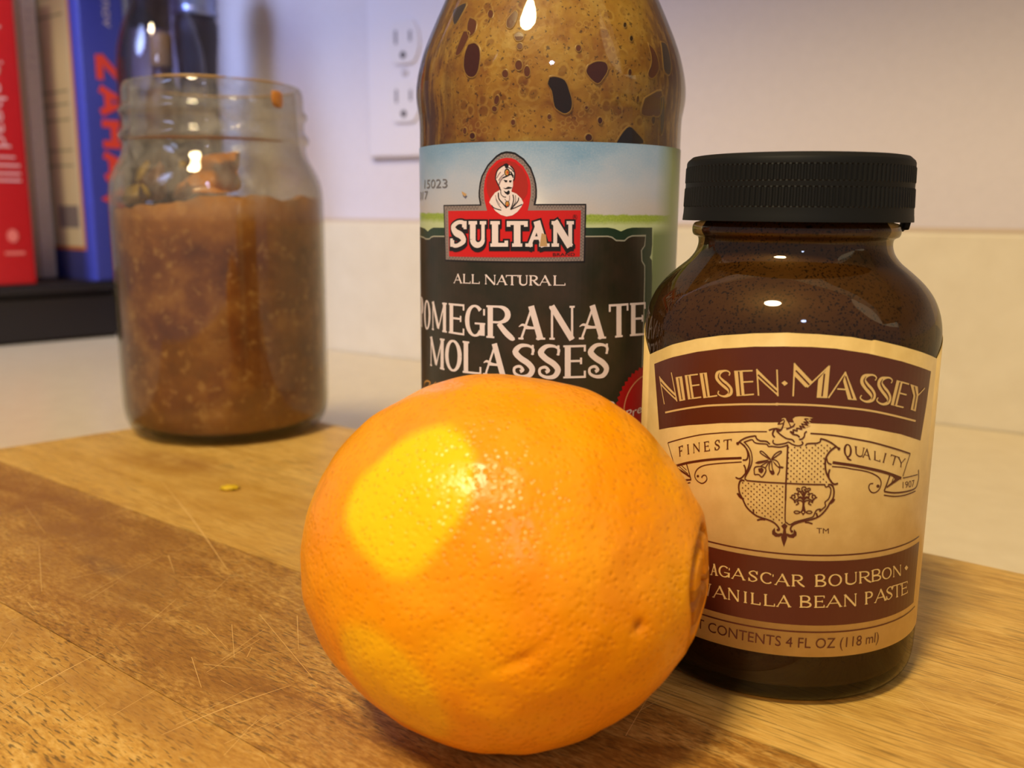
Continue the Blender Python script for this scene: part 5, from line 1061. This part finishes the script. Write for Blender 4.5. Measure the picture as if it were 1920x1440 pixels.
ik.build('title_lettering', I_redor, lambda u, v, d: (.0125 + v / 1000, -.0005 - d * .001, .178 - u / 1000), bl, 0, 0)
spine_text(bl, 'solomonov', .0195, .0285, .262, .2105 - .012, I_crm, 'author_lettering')
# cream back cover panel with orange frame on the side facing left
bp = Ink(); bp.fill([(14, 24), (145, 24), (145, 255), (14, 255)]); bp.build('panel_frame', mat('ink_orange_frame', (206, 120, 60), .5), lambda u, v, d: (-.0002 - d * .002, u / 1000, v / 1000), bl, 0, 0)
bp = Ink(); bp.fill([(17, 27), (145, 27), (145, 252), (17, 252)]); bp.build('text_panel', mat('ink_cream_panel', (226, 214, 190), .5), lambda u, v, d: (-.0003 - d * .002, u / 1000, v / 1000), bl, 1, 0)
rnd = random.Random(3); M_tl = mat('ink_soft_green', (158, 160, 138), .6)
for z in (240, 222, 208, 150, 140, 128, 104, 92):
    bp = Ink(); bp.stroke([(24, z), (24 + rnd.uniform(40, 60), z)], 1.6, False); bp.build('text_line', M_tl, lambda u, v, d: (-.0004 - d * .002, u / 1000, v / 1000), bl, 2, 0)
bp = Ink(); bp.fill([(22, 42), (55, 42), (55, 60), (22, 60)]); bp.build('barcode', mat('ink_barcode', (136, 128, 140), .6), lambda u, v, d: (-.0004 - d * .002, u / 1000, v / 1000), bl, 2, 0)
wg = book('cookbook', (bc[0] + e2[0] * (BW + .0135), bc[1] + e2[1] * (BW + .0135)), e2, m2, .013, .10, ZB, .262, cloth('stone_cloth', (150, 144, 136)), 'thin stone grey book right of the blue cookbook')
# book at the very left edge: only its dark and white jacket shows
lf = book('cookbook', (rc[0] - e1[0] * .0295, rc[1] - e1[1] * .0295), e1, m1, .030, .15, ZB, .235, cloth('magenta_cloth', (160, 20, 60)), 'dark red book cut by the left picture edge, beside the red cookbook')
# stand
E0 = Vector((-.390, .697)); ev = Vector(e1); mv = Vector(m1)
def EP(a, b): p = E0 + ev * a + mv * b; return (p.x, p.y)
bs = empty('book_stand', (E0.x, E0.y, -.02), 'low black stand carrying the cookbooks on the worktop', 'stand')
M_bk = mat('black_lacquer', (30, 24, 24), .5)
def loc(poly): return [(x - E0.x, y - E0.y) for x, y in poly]
prism('base', loc([EP(-.16, 0), EP(.092, 0), EP(.092, .135), EP(-.16, .16)]), 0, .0375, M_bk, bs, bev=.003)
prism('shelf', loc([EP(-.165, -.004), EP(.096, -.004), EP(.096, .138), EP(-.165, .165)]), .0378, .0460, M_bk, bs, bev=.002)

# ------------------------------------------------------------------ things behind the jar
G_cr = glass('decanter_glass', (232, 230, 240), (150, 146, 166), .03, 1.0)
def P3(px, F): return ((px - 960) / 1734 * (.983 * F - .018), F)
cx, cy = P3(296, .640)
cr = empty('glass_decanter', (cx, cy, -.02), 'clear glass decanter with slanting shoulder behind the jar, right of the blue book', 'decanter')
V, F = lathe(smooth_prof([(.1, 1.5), (24, 0), (27, 3), (28, 20), (28, 190), (27, 206), (23, 222), (15, 240), (10.5, 256), (10, 290), (12.5, 292), (11.5, 293), (8.8, 290), (9, 256), (13.6, 239), (21.5, 221), (25.5, 205), (26.5, 190), (26.5, 20), (24, 5), (.1, 4)], 3), 96)
obj('glass_body', V, F, G_cr, cr, True)
V, F = lathe(smooth_prof([(.1, 5), (25, 6), (26.2, 20), (26.2, 150), (.1, 150)], 2), 64)
obj('oil', V, F, glass('oil_tint', (236, 214, 190), (190, 160, 130), .05, .3), cr, True)
cx, cy = P3(300, .700)
sb = empty('sauce_bottle', (cx, cy, -.02), 'small brown sauce bottle with yellow cap seen through the glass decanter', 'bottle')
M_sc = mat('sauce_brown', (150, 78, 40), .3); M_sd = mat('sauce_dark', (66, 30, 18), .3); M_yc = mat('cap_yellow', (176, 146, 92), .4)
V, F = lathe(smooth_prof([(.1, 0), (13, 0), (13.5, 4), (13.5, 178), (12, 186), (8, 193)], 3), 48); obj('glass_body', V, F, M_sc, sb, True)
V, F = lathe(smooth_prof([(12.5, 184), (9.5, 192), (7.2, 200), (7, 208)], 3), 48); obj('neck', V, F, M_sd, sb, True)
V, F = lathe([(.0072, .205), (.0078, .206), (.0078, .226), (.0068, .228), (.0001, .228)], 48); obj('cap', V, F, M_yc, sb, True)
cx, cy = P3(366, .705)
pm = empty('pepper_mill', (cx, cy, -.02), 'dark pepper mill with metal collar behind the jar, left of the wall outlet', 'pepper mill')
M_pm = mat('mill_dark', (44, 38, 44), .35); M_me = mat('mill_metal', (150, 160, 196), .25, Metallic=.7)
V, F = lathe(smooth_prof([(.1, 0), (21, 0), (21.5, 4), (20, 30), (16, 90), (14.5, 160), (13.5, 200), (14, 240), (.1, 240)], 4), 64); obj('body', V, F, M_pm, pm, True)
V, F = lathe(smooth_prof([(13.5, 240), (15.5, 240.5), (15.8, 243), (15.2, 246), (15.8, 250), (15.6, 254), (13, 255)], 3), 64); obj('collar', V, F, M_me, pm, True)
V, F = lathe(smooth_prof([(13, 255), (16, 256), (17.5, 268), (15, 282), (8, 290), (.1, 292)], 3), 64); obj('head', V, F, mat('mill_black', (26, 24, 34), .35), pm, True)
cx, cy = P3(283, .745)
ct = empty('black_canister', (cx, cy, -.02), 'tall black canister between the stone grey book and the pepper mill', 'canister')
V, F = lathe(smooth_prof([(.1, 0), (13, 0), (14, 3), (14, 238), (.1, 239)], 3), 64); obj('body', V, F, mat('canister_grey', (128, 120, 130), .4), ct, True)
V, F = lathe(smooth_prof([(14, 239), (15, 240), (15, 310), (14, 314), (.1, 315)], 3), 64); obj('lid', V, F, mat('canister_black', (22, 20, 34), .35), ct, True)
# yellow crumb of zest on the board
bm = bmesh.new(); bmesh.ops.create_icosphere(bm, subdivisions=3, radius=1)
for v in bm.verts:
    k_ = 1 + .5 * mn.noise(v.co * 2.2); v.co = Vector((v.co.x * .0026 * k_, v.co.y * .0020 * k_, v.co.z * .0007 * k_ + .0006))
z_ = bobj('zest_crumb', bm, mat('zest_yellow', (222, 184, 20), .5), None, True, label='tiny yellow crumb of zest lying on the board below the jar', cat='crumb')
z_.location = (-.0866, .2735, 0)
